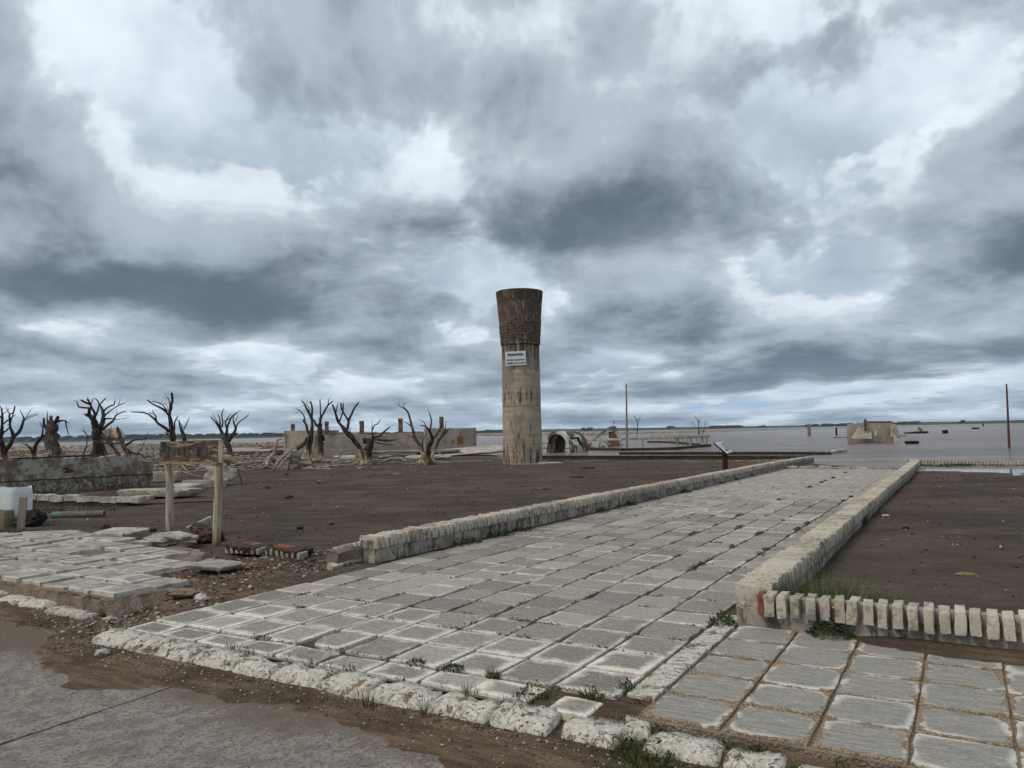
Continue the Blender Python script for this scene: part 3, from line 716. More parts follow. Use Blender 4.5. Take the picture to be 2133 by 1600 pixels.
# far shore: low rising farmland beyond the lake, tree lines on it
def shore_h(a):       # height of the rise (m) at azimuth a (deg)
    return .6*(9.0 + 8*sstep(0, -34, a) + 2.4*math.sin(a*.22) + 2.0*fbm(a, 0, .15, 4))
def far_shore():
    V = []; F = []; azs = [a*0.5 for a in range(-110, 111)]; R = [1260, 1350, 1620, 1980, 2520]; K = [-.012, .10, .45, 1.0, 1.0]
    for r, k in zip(R, K):
        for a in azs:
            rr = r*(1 + .05*fbm(a, 0, .2, 8)); V.append((rr*math.sin(math.radians(a)), rr*math.cos(math.radians(a)), (shore_h(a)*k if k > 0 else -1.0)))
    n = len(azs)
    for i in range(len(R)-1):
        for j in range(n-1): F.append((i*n+j, i*n+j+1, (i+1)*n+j+1, (i+1)*n+j))
    me = bpy.data.meshes.new('far_shore'); me.from_pydata(V, [], F); me.update(); me.materials.append(M['shore'])
    me.polygons.foreach_set('use_smooth', [True]*len(F))
    if me.polygons[0].normal.z < 0: me.flip_normals()
    return me
tag(link('far_shore', far_shore()), kind='structure')
def far_trees():
    b = MB(); r = random.Random(5)
    for k in range(2400):
        a = r.uniform(-40, 40); dens = fbm(a, 3, .35, 6, 3)
        lo = fbm(a, 9, 1.7, 2, 2)
        if a < -6: ok = dens > -.55
        else: ok = dens > .05
        if not ok: continue
        rr = r.choice((1500, 1740, 1950))*(1+.02*r.random()); kk = .3 if rr < 1560 else (.62 if rr < 1800 else .96)
        s = r.uniform(2.6, 5.2)*(1.0 + .35*lo); z = shore_h(a)*kk
        b.rock((rr*math.sin(math.radians(a)), rr*math.cos(math.radians(a)), z+s*.25), (s*r.uniform(1.5, 4.5), s*1.5, s), k, div=1)
    return b.mesh('far_tree_line', M['far_tree'])
tag(link('far_tree_line', far_trees()), 'dark tree lines along the far lake shore', 'trees', kind='stuff')

# ------------------------------------------------------------------ paving
def set_uv(me, fn):
    uv = me.uv_layers.new(name='UVMap'); co = np.empty(len(me.vertices)*3); me.vertices.foreach_get('co', co); co = co.reshape(-1, 3)
    li = np.empty(len(me.loops), dtype=np.int32); me.loops.foreach_get('vertex_index', li)
    uv.data.foreach_set('uv', np.array([fn(*co[i]) for i in range(len(co))])[li].ravel())
def tile_poly(hx, hy, r, chip=.012, cut=None):
    P = []; per = 3
    for (ax, ay), (bx, by) in (((-1, -1), (1, -1)), ((1, -1), (1, 1)), ((1, 1), (-1, 1)), ((-1, 1), (-1, -1))):
        for k in range(per):
            t = k/per; x, y = lerp(ax, bx, t)*hx, lerp(ay, by, t)*hy
            if k == 0:     # knocked-off corner
                c = r.uniform(.004, chip*1.8); P.append((x - math.copysign(c, x)*.4 + (r.uniform(-.3, .3)*c), y + (math.copysign(c, -y)))) if False else P.append((x-math.copysign(c*.7, x), y-math.copysign(c*.7, y)))
            else:
                inw = r.uniform(0, chip)*(2.2 if r.random() < .18 else 1)
                P.append((x - (math.copysign(inw, x) if ax == bx else 0), y - (math.copysign(inw, y) if ay == by else 0)))
    return P
def tile_mesh(name, hx, hy, th, m, seed, chip=.010, poly=None, bev=.0055):
    r = random.Random(seed); P = poly or tile_poly(hx, hy, r, chip)
    me = MB().prism(P, -th, 0.0, bev).mesh(name, m)
    set_uv(me, lambda x, y, z: (x/hx, y/hy)); return me
def join_meshes(name, items, m):
    """items: (mesh, matrix) -> one mesh keeping UVs"""
    V = []; F = []; UV = []
    for me, mx in items:
        o = len(V); V += [tuple(mx @ v.co) for v in me.vertices]; F += [tuple(i+o for i in p.vertices) for p in me.polygons]
        if me.uv_layers:
            d = me.uv_layers[0].data; UV += [tuple(d[l].uv) for p in me.polygons for l in p.loop_indices]
    out = bpy.data.meshes.new(name); out.from_pydata(V, [], F); out.update(); out.materials.append(m)
    if UV: out.uv_layers.new(name='UVMap').data.foreach_set('uv', np.array(UV).ravel())
    return out
def place_tile(me, u, v, z, parent, name='paving_tile', tilt=.010, rz=None, dz=.004):
    return link(name, me, parent, uvw(u, v, z+random.uniform(-dz, dz)), (random.gauss(0, tilt), random.gauss(0, tilt), -TH + (random.gauss(0, .006) if rz is None else rz)))

# the walkway down to the lake
walk = MB()
wus = [4.05, 5, 6, 8, 12, 16, 20, 24, 28, 32.3]
for i in range(len(wus)-1):
    o = len(walk.v)
    for u in (wus[i], wus[i+1]):
        for v in (-6.29, -1.66): walk.v += [tuple(uvw(u, v, path_z(u)-.062)), tuple(uvw(u, v, path_z(u)-.026))]
    walk.f += [(o+1, o+3, o+7, o+5), (o, o+4, o+6, o+2), (o, o+1, o+5, o+4), (o+2, o+6, o+7, o+3)]
walkway = tag(walk.build('walkway', M['aggregate']), kind='structure')
PV, PU, V0, U0 = .444, .466, -6.30, 4.36
hx, hy = PV/2-.009, PU/2-.006
variants = [tile_mesh('paving_tile', hx, hy, .05, M['tile'], 100+i, chip=(.006, .009, .007, .022)[i % 4]) for i in range(12)]
far_items = []
for j in range(60):
    for i in range(10):
        u, v = U0 + PU*(j+.5), V0 + PV*(i+.5)
        if j == 0 and i == 4: continue                          # the broken one, below
        me = random.choice(variants)
        if j < 30: place_tile(me, u, v, path_z(u), walkway, tilt=.006 if j > 4 else .013)
        else: far_items.append((me, Matrix.Translation(uvw(u, v, path_z(u)+random.uniform(-.003, .003))) @ Matrix.Rotation(-TH, 4, 'Z')))
tag(link('paving_tile_far', join_meshes('far_tiles', far_items, M['tile']), walkway), kind='stuff').name = 'far_paving_tile'
# broken first-row tile: its left half has fallen into a washed-out hole
bt = tile_mesh('paving_tile', hx, hy, .06, M['tile'], 7, poly=[(-.02, -.225), (.08, -.226), (.21, -.222), (.213, 0), (.21, .22), (.06, .222), (-.09, .225), (-.15, .13), (-.17, .02), (-.13, -.10), (-.08, -.18)])
place_tile(bt, U0+PU*.5, V0+PV*4.5, .012, walkway, tilt=.02)
# half tiles along the kerb; one missing
half = [tile_mesh('border_tile', PV/2-.008, .128, .05, M['tile'], 200+i, chip=.014) for i in range(5)]
for i in range(10):
    v = V0 + PV*(i+.5) + .05
    if i == 9: 
        place_tile(tile_mesh('border_tile', .14, .13, .05, M['tile'], 290, chip=.02), 4.16, -2.04, -.008, walkway, 'border_tile', tilt=.02); continue
    if i == 8: v -= .05
    place_tile(half[i % 5], 4.205, v, -.004, walkway, 'border_tile', tilt=.014)
# whitewashed strip between walkway and pavement
strip = [tile_mesh('strip_tile', .094, .225, .05, M['kerb'], 300+i, chip=.012) for i in range(4)]
strip_s = [tile_mesh('strip_tile', .094, .105, .05, M['kerb'], 320+i, chip=.012) for i in range(3)]
u = 4.44
while u < 6.45:
    s = random.random() < .5; L = .225 if s else .46
    place_tile((strip_s if s else strip)[random.randrange(3)], u+L/2, -1.752, .002, walkway, 'strip_tile', tilt=.012); u += L+.004
# last row, lifted and broken by the waves
for k in range(7):
    v = -6.1 + k*.66; L = random.uniform(.45, .62)
    me = rough_mesh('loose_slab', (L, .30, .06), M['pale'], 40+k, 2, .02, 4)
    link('loose_slab', me, walkway, uvw(32.6+random.uniform(-.12, .12), v, path_z(32.5)+.045+random.uniform(-.01, .03)), (random.uniform(-.1, .1), random.uniform(-.06, .06), -TH+random.uniform(-.1, .1)))

# the pavement on the street side of the right wall
pv = MB()
pv.v += [tuple(uvw(u, v, z)) for u in (4.14, 6.41) for v in (-1.655, 4.0) for z in (-.09, -.015)]; pv.f += [(1, 3, 7, 5), (0, 4, 6, 2), (0, 1, 5, 4), (2, 6, 7, 3), (0, 2, 3, 1), (4, 5, 7, 6)]
pavement = tag(pv.build('pavement', M['aggregate']), kind='structure')
tu = [4.17, 4.60, 5.03, 5.50, 5.96, 6.41]; tv = [-1.645] + [-1.19+.447*k for k in range(11)]
var2 = {}
for a in range(5):
    for bb in range(10):
        hu, hv = (tu[a+1]-tu[a])/2-.003, (tv[bb+1]-tv[bb])/2-.003
        key = (a, bb % 3)
        if key not in var2 or bb == 0: var2[key] = tile_mesh('paving_tile', hv, hu, .05, M['tile2'], 400+a*7+bb, chip=.008)
        place_tile(var2[key], (tu[a]+tu[a+1])/2, (tv[bb]+tv[bb+1])/2, 0.0, pavement, tilt=.007, dz=.003)

# the kerb: worn whitewashed stones
def kerb_stone(L, seed, H=.17, D=.23):
    b = bmesh.new(); prof = [(-D/2-.012, -H), (-D/2-.006, -H*.55), (-D/2+.012, -.050), (-D/2+.045, -.016), (-D/2+.10, 0), (D/2, 0.0), (D/2, -H)]
    n = 9; rows = []
    for i in range(n+1):
        x = -L/2 + L*i/n; pin = .014*(1 if i in (0, n) else 0)
        rows.append([b.verts.new((x - math.copysign(pin*.3, x), y*(1-pin*2), z - pin*(1 if z > -.1 else 0))) for y, z in prof])
    for i in range(n):
        for k in range(len(prof)-1): b.faces.new((rows[i][k], rows[i+1][k], rows[i+1][k+1], rows[i][k+1]))
    b.faces.new(rows[0]); b.faces.new(rows[-1][::-1])
    bmesh.ops.subdivide_edges(b, edges=[e for e in b.edges], cuts=1, use_grid_fill=True)
    for v in b.verts:
        p = v.co*Vector((7, 9, 9)) if False else v.co*8.0
        d = mnoise.noise_vector(p + Vector((seed*5.1, 0, 0)))*.011 + mnoise.noise_vector(p*2.6 + Vector((0, seed*2.3, 0)))*.006
        bite = max(0, mnoise.noise(v.co*5 + Vector((seed*7.7, 3, 0)))-.28)*.07
        v.co += d; v.co.z -= bite
    bmesh.ops.recalc_face_normals(b, faces=b.faces[:])
    me = bpy.data.meshes.new('kerb_stone'); b.to_mesh(me); b.free(); me.materials.append(M['kerb'])
    me.polygons.foreach_set('use_smooth', [True]*len(me.polygons)); return me
kerb = tag(MB().box((0, 0, 0), (.02, .02, .02)).build('kerb', M['aggregate'], loc=uvw(4.0, -4.0, -.2)), kind='structure')
def kerb_at(u, v, L, seed, z=-.006, rz=0, rx=0, ry=0, **k):
    o = link('kerb_stone', kerb_stone(L, seed, **k), kerb); o.location = uvw(u, v, z) - kerb.location; o.rotation_euler = (rx, ry, -TH+rz)
v = -6.36; k = 0
while v < -2.05:
    L = random.uniform(.34, .50); L = min(L, -2.0-v)
    if L < .15: break
    kerb_at(3.945 - .0*v, v+L/2, L, 11+k, z=-.010+random.uniform(-.008, .006), rz=random.gauss(0, .015), rx=random.gauss(0, .02)); v += L+.008+random.random()*.012; k += 1
kerb_at(3.95, -1.83, .34, 60, z=-.02, rz=.03); kerb_at(4.06, -1.62, .15, 61, z=-.012, rz=.35)
kerb_at(3.98, -1.33, .40, 62, z=-.024, rz=.04, rx=-.04)
kerb_at(3.96, -.97, .28, 63, z=-.030, rz=-.05, rx=.04); kerb_at(3.93, -.62, .34, 67, z=-.045, rz=.04); kerb_at(3.90, -.20, .40, 64, z=-.050, rz=.05); kerb_at(3.87, .2, .42, 65, z=-.055); kerb_at(3.87, .68, .44, 66, z=-.05)
# the same kerb on the far side of the wash-out, half buried
kerb_at(4.52, -9.6, .9, 70, z=-.055, rz=.03); kerb_at(4.50, -8.62, .95, 71, z=-.058, rz=0); kerb_at(4.46, -7.75, .75, 72, z=-.085, rz=-.05)
for i in range(4): kerb_at(4.55, -10.6-i*.95, .92, 73+i, z=-.055)

# the undermined pavement left of the wash-out
def left_z(x, y):
    u, v = to_uv(x, y); return .075 + .030*fbm(x, y, .55, 11, 2) + .05*sstep(-8.5, -11, v)*sstep(4.6, 7, u)*.6 - .03*sstep(-9.6, -8.2, v)*sstep(5.6, 6.8, u)
lp = [(4.58, -7.30), (5.20, -7.22), (5.48, -7.42), (5.55, -8.05), (6.02, -8.12), (6.50, -8.25), (6.62, -8.7), (7.05, -9.05), (7.22, -9.6), (7.1, -10.4), (7.25, -11.0), (7.3, -12.2), (7.0, -13.2), (6.6, -15.5), (4.66, -16), (4.62, -12), (4.66, -9.6), (4.62, -9.0), (4.60, -8.35)]
def inside(u, v, poly):
    c = False; n = len(poly)
    for i in range(n):
        (u1, v1), (u2, v2) = poly[i], poly[i-1]
        if (v1 > v) != (v2 > v) and u < (u2-u1)*(v-v1)/(v2-v1)+u1: c = not c
    return c
bed = MB(); P2 = []
rr = random.Random(3)
for i in range(len(lp)):
    a, c = lp[i], lp[(i+1) % len(lp)]; n = max(2, int(math.hypot(a[0]-c[0], a[1]-c[1])/.09))
    for t in range(n):
        u, v = lerp(a[0], c[0], t/n), lerp(a[1], c[1], t/n); P2.append(uvw(u + rr.uniform(-.035, .045), v + rr.uniform(-.04, .04)))
n = len(P2); cen = sum(P2, Vector())/n
rings = [(1.03, -.20, .0), (1.004, -.075, .02), (1.0, -.045, .015), (.992, -.036, .006)]
for s, dz, j in rings:
    for p in P2:
        q = cen + (p-cen)*s; bed.v.append((q.x + rr.uniform(-j, j), q.y + rr.uniform(-j, j), left_z(p.x, p.y) + dz + rr.uniform(-j, j)))
for k in range(len(rings)-1):
    for i in range(n): bed.f.append((k*n+i, k*n+(i+1) % n, (k+1)*n+(i+1) % n, (k+1)*n+i))
bed.f.append(tuple((len(rings)-1)*n + i for i in range(n)))
me = bed.mesh('broken_pavement', M['aggregate']); b_ = bmesh.new(); b_.from_mesh(me); bmesh.ops.triangulate(b_, faces=[f for f in b_.faces if len(f.verts) > 4]); bmesh.ops.recalc_face_normals(b_, faces=b_.faces[:]); b_.to_mesh(me); b_.free()
bpave = tag(link('broken_pavement', me), kind='structure')
var3 = [tile_mesh('paving_tile', .212, .209, .055, M['tile3'], 500+i, chip=.02 if i % 2 else .04) for i in range(8)]
for a in range(6):
    for bb in range(19):
        u, v = 4.84+.45*a, -7.50-.452*bb
        u += .03*fbm(u, v, .9, 31, 2); v += .03*fbm(u, v, .9, 32, 2)
        if not inside(u-.10, v, lp) or not inside(u+.12, v+.1, lp): continue
        if random.random() < .07 and bb > 2: continue
        p = uvw(u, v); e = .2
        gx = (left_z(p.x+e, p.y)-left_z(p.x-e, p.y))/(2*e); gy = (left_z(p.x, p.y+e)-left_z(p.x, p.y-e))/(2*e)
        place_tile(random.choice(var3), u, v, left_z(p.x, p.y)+.004, bpave, tilt=.012, rz=random.gauss(0, .02), dz=.006)

# ------------------------------------------------------------------ low walls capped with bricks on edge
def brick_variants(L, W, Hh, m, n=6, seed=0):
    return [rough_mesh('brick', (L, W, Hh), m, seed+i, 1, .0075, 9.0, bevel=.009) for i in range(n)]
def wall_body(us, half_w, H, fz, v0, amp=.012, z0=-.3):
    """body along u with a slightly uneven face"""
    b = MB(); n = len(us)
    for i, u in enumerate(us):
        for dv, z in ((-half_w, z0), (-half_w, H*.5), (-half_w, H), (half_w, H), (half_w, H*.5), (half_w, z0)):
            k = amp*mnoise.noise(Vector((u*2.3, dv*9, z*5)))
            p = uvw(u, v0(u)+dv+k, fz(u)+(z if z > 0 else z) + (k*.5 if z == H else 0)); b.v.append(tuple(p))
    for i in range(n-1):
        for k in range(5): b.f.append((i*6+k, i*6+k+1, (i+1)*6+k+1, (i+1)*6+k))
    b.f.append(tuple(range(5, -1, -1))); b.f.append(tuple((n-1)*6+k for k in range(6)))
    return b
def coping(parent, u0, u1, pitch, vfn, fz, H, vars_, limit, gap_at=()):
    rest = []; c = 0; u = u0
    while u < u1:
        z = fz(u) + H + random.uniform(-.004, .004); me = random.choice(vars_)
        rot = (random.gauss(0, .03), random.gauss(0, .03), -TH + random.gauss(0, .04)); loc = uvw(u, vfn(u)+random.uniform(-.012, .012), z+random.uniform(-.006, .004))
        if c < limit: link('brick', me, parent, loc, rot)
        else: rest.append((me, Matrix.Translation(loc) @ Matrix.Rotation(rot[2], 4, 'Z')))
        c += 1; u += pitch*random.uniform(.95, 1.06)
    if rest: tag(link('far_brick', join_meshes('far_brick', rest, M['brick']), parent), kind='stuff')
def wz(u): return path_z(u)

# left wall, from its broken end to the water
wl = empty('low_brick_wall'); tag(wl, 'long low whitewashed brick wall along the far side of the tiled walkway', 'wall')
vl = lambda u: -6.49 + .0045*(u-7.5)
us = [7.44 + .35*i for i in range(92)]
wall_body(us, .115, .19, wz, vl).build('wall_base', M['plaster'], wl, smooth=False)
bl = brick_variants(.29, .058, .138, M['brick'], 9, 10)
wall_body(us[:-1], .095, .285, wz, vl, z0=.10).build('mortar_core', M['plaster'], wl)
coping(wl, 7.48, 39.0, .088, vl, wz, .258, bl, 295)
# right wall along the walkway, then bending into the lake
wr = empty('low_brick_wall'); tag(wr, 'long low whitewashed brick wall between the walkway and the right-hand sand', 'wall')
vr = lambda u: -1.575 - .002*(u-6.6) + (-.06*(u-33.2)**1.3 if u > 33.2 else 0)
us = [6.56 + .35*i for i in range(84)]
wall_body(us, .12, .15, wz, vr).build('wall_base', M['plaster'], wr)
br = brick_variants(.295, .062, .155, M['brick'], 9, 30)
coping(wr, 6.60, 35.8, .0765, vr, wz, .215, br, 295)
# cross wall in front of the right-hand sand, its bricks spaced like teeth
wc = empty('low_brick_wall'); tag(wc, 'low cross wall topped with spaced upright white bricks at the pavement', 'wall')
b = MB(); n = 46
for i in range(n):
    v = -1.665 + (4.1+1.665)*i/(n-1)
    for du, z in ((-.075, -.2), (-.075, .07), (-.07, .135), (.07, .135), (.075, -.2)):
        k = .008*mnoise.noise(Vector((v*3, du*9, z*6))); b.v.append(tuple(uvw(6.50+du+k, v, z + (k if z == .135 else 0))))
for i in range(n-1):
    for k in range(4): b.f.append((i*5+k, (i+1)*5+k, (i+1)*5+k+1, i*5+k+1))
b.f.append(tuple(range(5))); b.f.append(tuple((n-1)*5+k for k in range(4, -1, -1)))
b.build('wall_base', M['plaster'], wc)
b = MB(); 
for i in range(2): pass
MB().box((0, 0, 0), (5.3, .10, .115)).build('mortar_core', M['concrete'], wc, loc=uvw(6.50, 1.20, .185), rot=(0, 0, -TH))
bt_ = [rough_mesh('brick', (random.uniform(.064, .076), .235, random.uniform(.152, .172)), M['brick'], 50+i, 2, .009, 10, bevel=.008) for i in range(14)]
v = -1.40; k = 0
while v < 3.9:
    o = link('brick', random.choice(bt_), wc, uvw(6.475+random.uniform(-.006, .006), v, .182+random.uniform(-.005, .005)), (random.gauss(0, .03), random.gauss(0, .035), -TH+random.gauss(0, .05)))
    v += random.uniform(.094, .108); k += 1
o = link('red_brick', rough_mesh('red_brick', (.05, .22, .15), M['redbrick'], 5, 1, .007, 9, bevel=.008), wc, uvw(6.47, -1.475, .18), (0, 0, -TH+.15)); o['label'] = 'bare red brick at the end of the white row'
link('corner_block', rough_mesh('corner_block', (.22, .13, .13), M['pale'], 6, 1, .007, 9, bevel=.012), wc, uvw(6.60, -1.59, .09), (0, 0, -TH))

# toothed brick borders standing in the shallows
def border(name, a, b_, label, mm='wetbrick', top=.16):
    a, b_ = Vector(a), Vector(b_); L = (b_-a).length; d = (b_-a)/L; ang = math.atan2(d.y, d.x)
    e = empty(name, a); tag(e, label, 'brick border', 'brick borders in the shallow water')
    m = MB().beam(Vector((0, 0, -.05)), (b_-a) + Vector((0, 0, -.05)), .16, top*.9+.1); m.build('border_base', M[mm], e)
    t = MB(); s = 0
    while s < L:
        p = d*s; t.box(p + Vector((0, 0, top*.62)), (.062, .24, .14), ang, .006); s += .125
    tag(t.build('brick', M[mm], e), kind='stuff')
border('brick_border', Wp(1085, 955), Wp(1690, 955.5), 'toothed brick border along the wet sand behind the tower')
border('brick_border', Wp(1292, 947), Wp(1732, 947), 'toothed brick border standing in the water, farther from the sand')
border('brick_border', Wp(1890, 967), Wp(2200, 970), 'toothed brick border at the right, weeds and a puddle in front', 'brick')

# ================================================================== THINGS
# ------------------------------------------------------------------ the tower
TY = 37.7
tb = G(1089, 966); TY = tb.y
def tower_profile():
    prof = []
    for py, w in ((968, 83), (955, 82), (930, 80), (846.5, 79.5)): prof.append((at(1089, py, TY).z, w*TY/FOCAL/2))
    return prof
zt = lambda py: at(1089, py, TY).z
k_ = TY/FOCAL
tower = empty('water_tower', tb); tag(tower, 'tall weathered concrete tower flaring out at the top, standing on the dark sand', 'tower')
def lathe(name, prof, m, parent, seg=40, jag=0.0, base=tb, cap=True):
    b = MB(); n = len(prof)
    for i, (z, r) in enumerate(prof):
        for s in range(seg):
            a = 2*math.pi*s/seg; q = r*(1+jag*mnoise.noise(Vector((math.cos(a)*3, math.sin(a)*3, z*2.2))))
            b.v.append((q*math.cos(a), q*math.sin(a), z-base.z))
    for i in range(n-1):
        for s in range(seg): b.f.append((i*seg+s, i*seg+(s+1) % seg, (i+1)*seg+(s+1) % seg, (i+1)*seg+s))
    if cap: b.f.append(tuple((n-1)*seg+s for s in range(seg)))
    o = b.build(name, m, parent, smooth=True); o.data.set_sharp_from_angle(angle=math.radians(35)); return o
def dens(a, b_, n): return [(lerp(a[0], b_[0], i/n), lerp(a[1], b_[1], i/n)) for i in range(n+1)]
z0, z1, z2, z3 = tb.z-.2, zt(847), zt(721), zt(609)
lathe('lower_shaft', dens((z0, 41.5*k_), (z1-.012, 40*k_), 12), M['tower'], tower, jag=.012)
lathe('upper_shaft', dens((z1+.012, 40.2*k_), (z2-.015, 39.3*k_), 12), M['tower'], tower, jag=.012)
lathe('joint_ring', [(z1-.012, 38.9*k_), (z1+.012, 38.9*k_)], M['seam'], tower, cap=False)
lathe('joint_ring', [(z2-.02, 38.2*k_), (z2+.02, 38.4*k_)], M['seam'], tower, cap=False)
head = lathe('flared_head', [(lerp(z2+.015, z3, t), (40.2+9.3*t**1.15)*k_) for t in [i/14 for i in range(15)]] + [(z3, 46.5*k_), (z3-.3, 45.5*k_)], M['tower'], tower, jag=.006)
# courses of hollow brick laid bare where the render fell off the flare
bc = MB(); rt = random.Random(9)
zc = z2+.04; row = 0
hb = .150
while zc < zt(664):
    a = 0.0; r_of = lambda z: (40.2+9.3*max(0, (z-z2)/(z3-z2))**1.15)*k_
    while a < 2*math.pi:
        wv = rt.uniform(.09, .26); da = wv/r_of(zc); fr = mnoise.noise(Vector((math.cos(a)*1.6, math.sin(a)*1.6, 4.0)))
        lim = zt(668) + .35*fr - .25*abs(math.cos(a))
        if zc < lim and rt.random() > .10:
            am = a+da/2; r = r_of(zc+hb/2)-.012+rt.uniform(.0, .014)
            bc.box((r*math.cos(am), r*math.sin(am), zc+hb/2-tb.z), (.05, wv*.86, hb*.80), am, .012)
        a += da
    zc += hb; row += 1
tag(bc.build('brick_course', M['tower_brick'], head), kind='stuff')
link('footing', rough_mesh('footing', (2.6, 2.3, .10), M['concrete'], 77, 3, .05, 1.2), tower, Vector((.55, -.1, -.02)), (0, .01, .2))

# the sign on the tower
sy = TY - 39.5*k_ - .02
def sgn(px, py): return at(px, py, sy)
c = sgn(1073.8, 746.5); sw, sh = 43.0*sy/FOCAL, 29.5*sy/FOCAL
ts = empty('tower_sign', c); ts.rotation_euler = (0, math.radians(-1.6), 0)
tag(ts, 'white sign with a teal double arrow and two lines of lettering on the tower', 'sign')
tboard = MB().box((0, 0, 0), (sw, .03, sh)).build('board', M['white_panel'], ts)
ar = MB(); L, hb2, hw, ht = sw*.40, sh*.085, sh*.15, sw*.07; yy = -.017; zc = sh*.26
ar.v += [(-L, yy, zc), (-L+ht, yy, zc-hw), (-L+ht, yy, zc-hb2), (L-ht, yy, zc-hb2), (L-ht, yy, zc-hw), (L, yy, zc), (L-ht, yy, zc+hw), (L-ht, yy, zc+hb2), (-L+ht, yy, zc+hb2), (-L+ht, yy, zc+hw)]
ar.v += [(x, yy-.004, z) for x, _, z in ar.v]; ar.f += [tuple(range(10, 20)), (0, 9, 8, 7, 6, 5, 4, 3, 2, 1)] + [(i, (i+1) % 10, 10+(i+1) % 10, 10+i) for i in range(10)]
ar.build('arrow', M['teal'], tboard)
def text(body, size, loc, parent, m, width):
    cu = bpy.data.curves.new('t', 'FONT'); cu.body = body; cu.size = size; cu.align_x = 'CENTER'; cu.align_y = 'CENTER'; cu.extrude = .002; cu.shear = .25; cu.offset = .004
    o = bpy.data.objects.new('t', cu); COL.objects.link(o); dg = bpy.context.evaluated_depsgraph_get(); me = bpy.data.meshes.new_from_object(o.evaluated_get(dg)); bpy.data.objects.remove(o)
    me.materials.clear(); me.materials.append(m); xs = [v.co.x for v in me.vertices]; kx = width/(max(xs)-min(xs))
    for v_ in me.vertices: v_.co.x *= kx
    return link('lettering', me, parent, loc, (math.pi/2, 0, 0))
text('NIVEL MAX. DE LAGO EPECUEN', sh*.17, (0, -.019, -sh*.12), tboard, M['ink'], sw*.86)
text('NOVIEMBRE 1993  ALTURA MTS', sh*.16, (.01, -.019, -sh*.35), tboard, M['ink'], sw*.90)

# ------------------------------------------------------------------ dead trees, traced limb by limb
def traced(limbs, o, s, Y, depth=.5, seed=0, wmul=1.0, base=None):
    """limbs: lists of (x, y, width) in an enlarged crop with origin o and scale s -> list of [(Vector, radius)]"""
    r = random.Random(seed); out = []; mp = Y/FOCAL
    nodes = []
    for li, L in enumerate(limbs):
        pts = []
        dirn = r.uniform(-1, 1)
        p0 = at(o[0]+L[0][0]/s, o[1]+L[0][1]/s, Y); y0 = 0.0
        if nodes and li > 0:
            near = min(nodes, key=lambda q: (q[0]-p0.x)**2 + (q[1]-p0.z)**2)
            if (near[0]-p0.x)**2 + (near[1]-p0.z)**2 < .35: y0 = near[2]
        acc = 0.0; prev = p0
        for (x, y, w) in L:
            p = at(o[0]+x/s, o[1]+y/s, Y); acc += (p-prev).length; prev = p.copy()
            d = y0 + dirn*depth*acc; q = at(o[0]+x/s, o[1]+y/s, Y+d)
            pts.append((q, w/s*mp/2*wmul)); nodes.append((p.x, p.z, d))
        out.append(pts)
    return out
def dead_tree(limbs, o, s, Y, label, seed, name='dead_tree', depth=.5, roots=0, m='deadtree', wmul=1.0, group='dead trees', cat='tree', sides=8, bury=True):
    T = traced(limbs, o, s, Y, depth, seed, wmul*.95)
    base = T[0][0][0].copy(); gz = ground_z(base.x, base.y)
    if bury:      # carry the trunk down to the ground
        p, r0 = T[0][0]
        if p.z > gz-.1: T[0].insert(0, (Vector((p.x, p.y, gz-.12)), r0*1.15))
    e = empty(name, (base.x, base.y, gz)); tag(e, label, cat, group)
    off = e.location
    for i, L in enumerate(T):
        pts, rad = catmull(L, max(.09, Y*.0035))
        rr_ = random.Random(seed*31+i); jit = .12
        pts = [p + Vector((rr_.gauss(0, jit*.35*q), rr_.gauss(0, jit*.35*q), rr_.gauss(0, jit*.25*q))) - off for p, q in zip(pts, rad)]
        b = MB().tube(pts, rad, sides, gnarl=.30 if i == 0 else .24, seed=seed+i*.7)
        big = L[0][1] > .09
        if big and i > 0 and rr_.random() < .6:        # a sawn or broken stub on the limb
            k = len(pts)//2; d = Vector((rr_.uniform(-1, 1), rr_.uniform(-1, 1), rr_.uniform(-.2, 1))).normalized()
            b.tube([pts[k], pts[k]+d*rad[k]*2.2], [rad[k]*.5, rad[k]*.4], 6)
        if sides > 5:         # broken tip and a few twigs
            tip, tr = pts[-1], rad[-1]; d0 = (pts[-1]-pts[-2]).normalized()
            for q in range(rr_.choice((0, 1, 1))):
                d = (d0 + Vector((rr_.uniform(-.8, .8), rr_.uniform(-.8, .8), rr_.uniform(-.2, .9)))).normalized(); L_ = rr_.uniform(.08, .22); st_ = pts[max(0, len(pts)-1-q*2)]
                b.tube([st_, st_+d*L_*.5+Vector((0, 0, .02)), st_+d*L_], [min(tr*.6, .022), .012, .005], 5)
        b.build('trunk' if i == 0 else 'branch', M[m], e, smooth=True)
    for k in range(roots):
        a = 2*math.pi*(k+.3*random.random())/roots; R = T[0][0][1]; d = Vector((math.cos(a), math.sin(a), 0)); L = R*random.uniform(1.7, 3.0)
        pts = [Vector((0, 0, R*.9))+d*R*.5, d*R*1.2+Vector((0, 0, R*.32)), d*L+Vector((0, 0, -.02))]
        pp, rd = catmull(list(zip(pts, [R*.34, R*.26, R*.08])), .08)
        MB().tube(pp, rd, 7, gnarl=.3, seed=k+seed).build('root', M[m], e, smooth=True)
    return e
S8 = 7.99
C1, C2, C3, C4, C6, C7 = (0, 820), (250, 810), (480, 820), (700, 820), (1110, 850), (1370, 850)
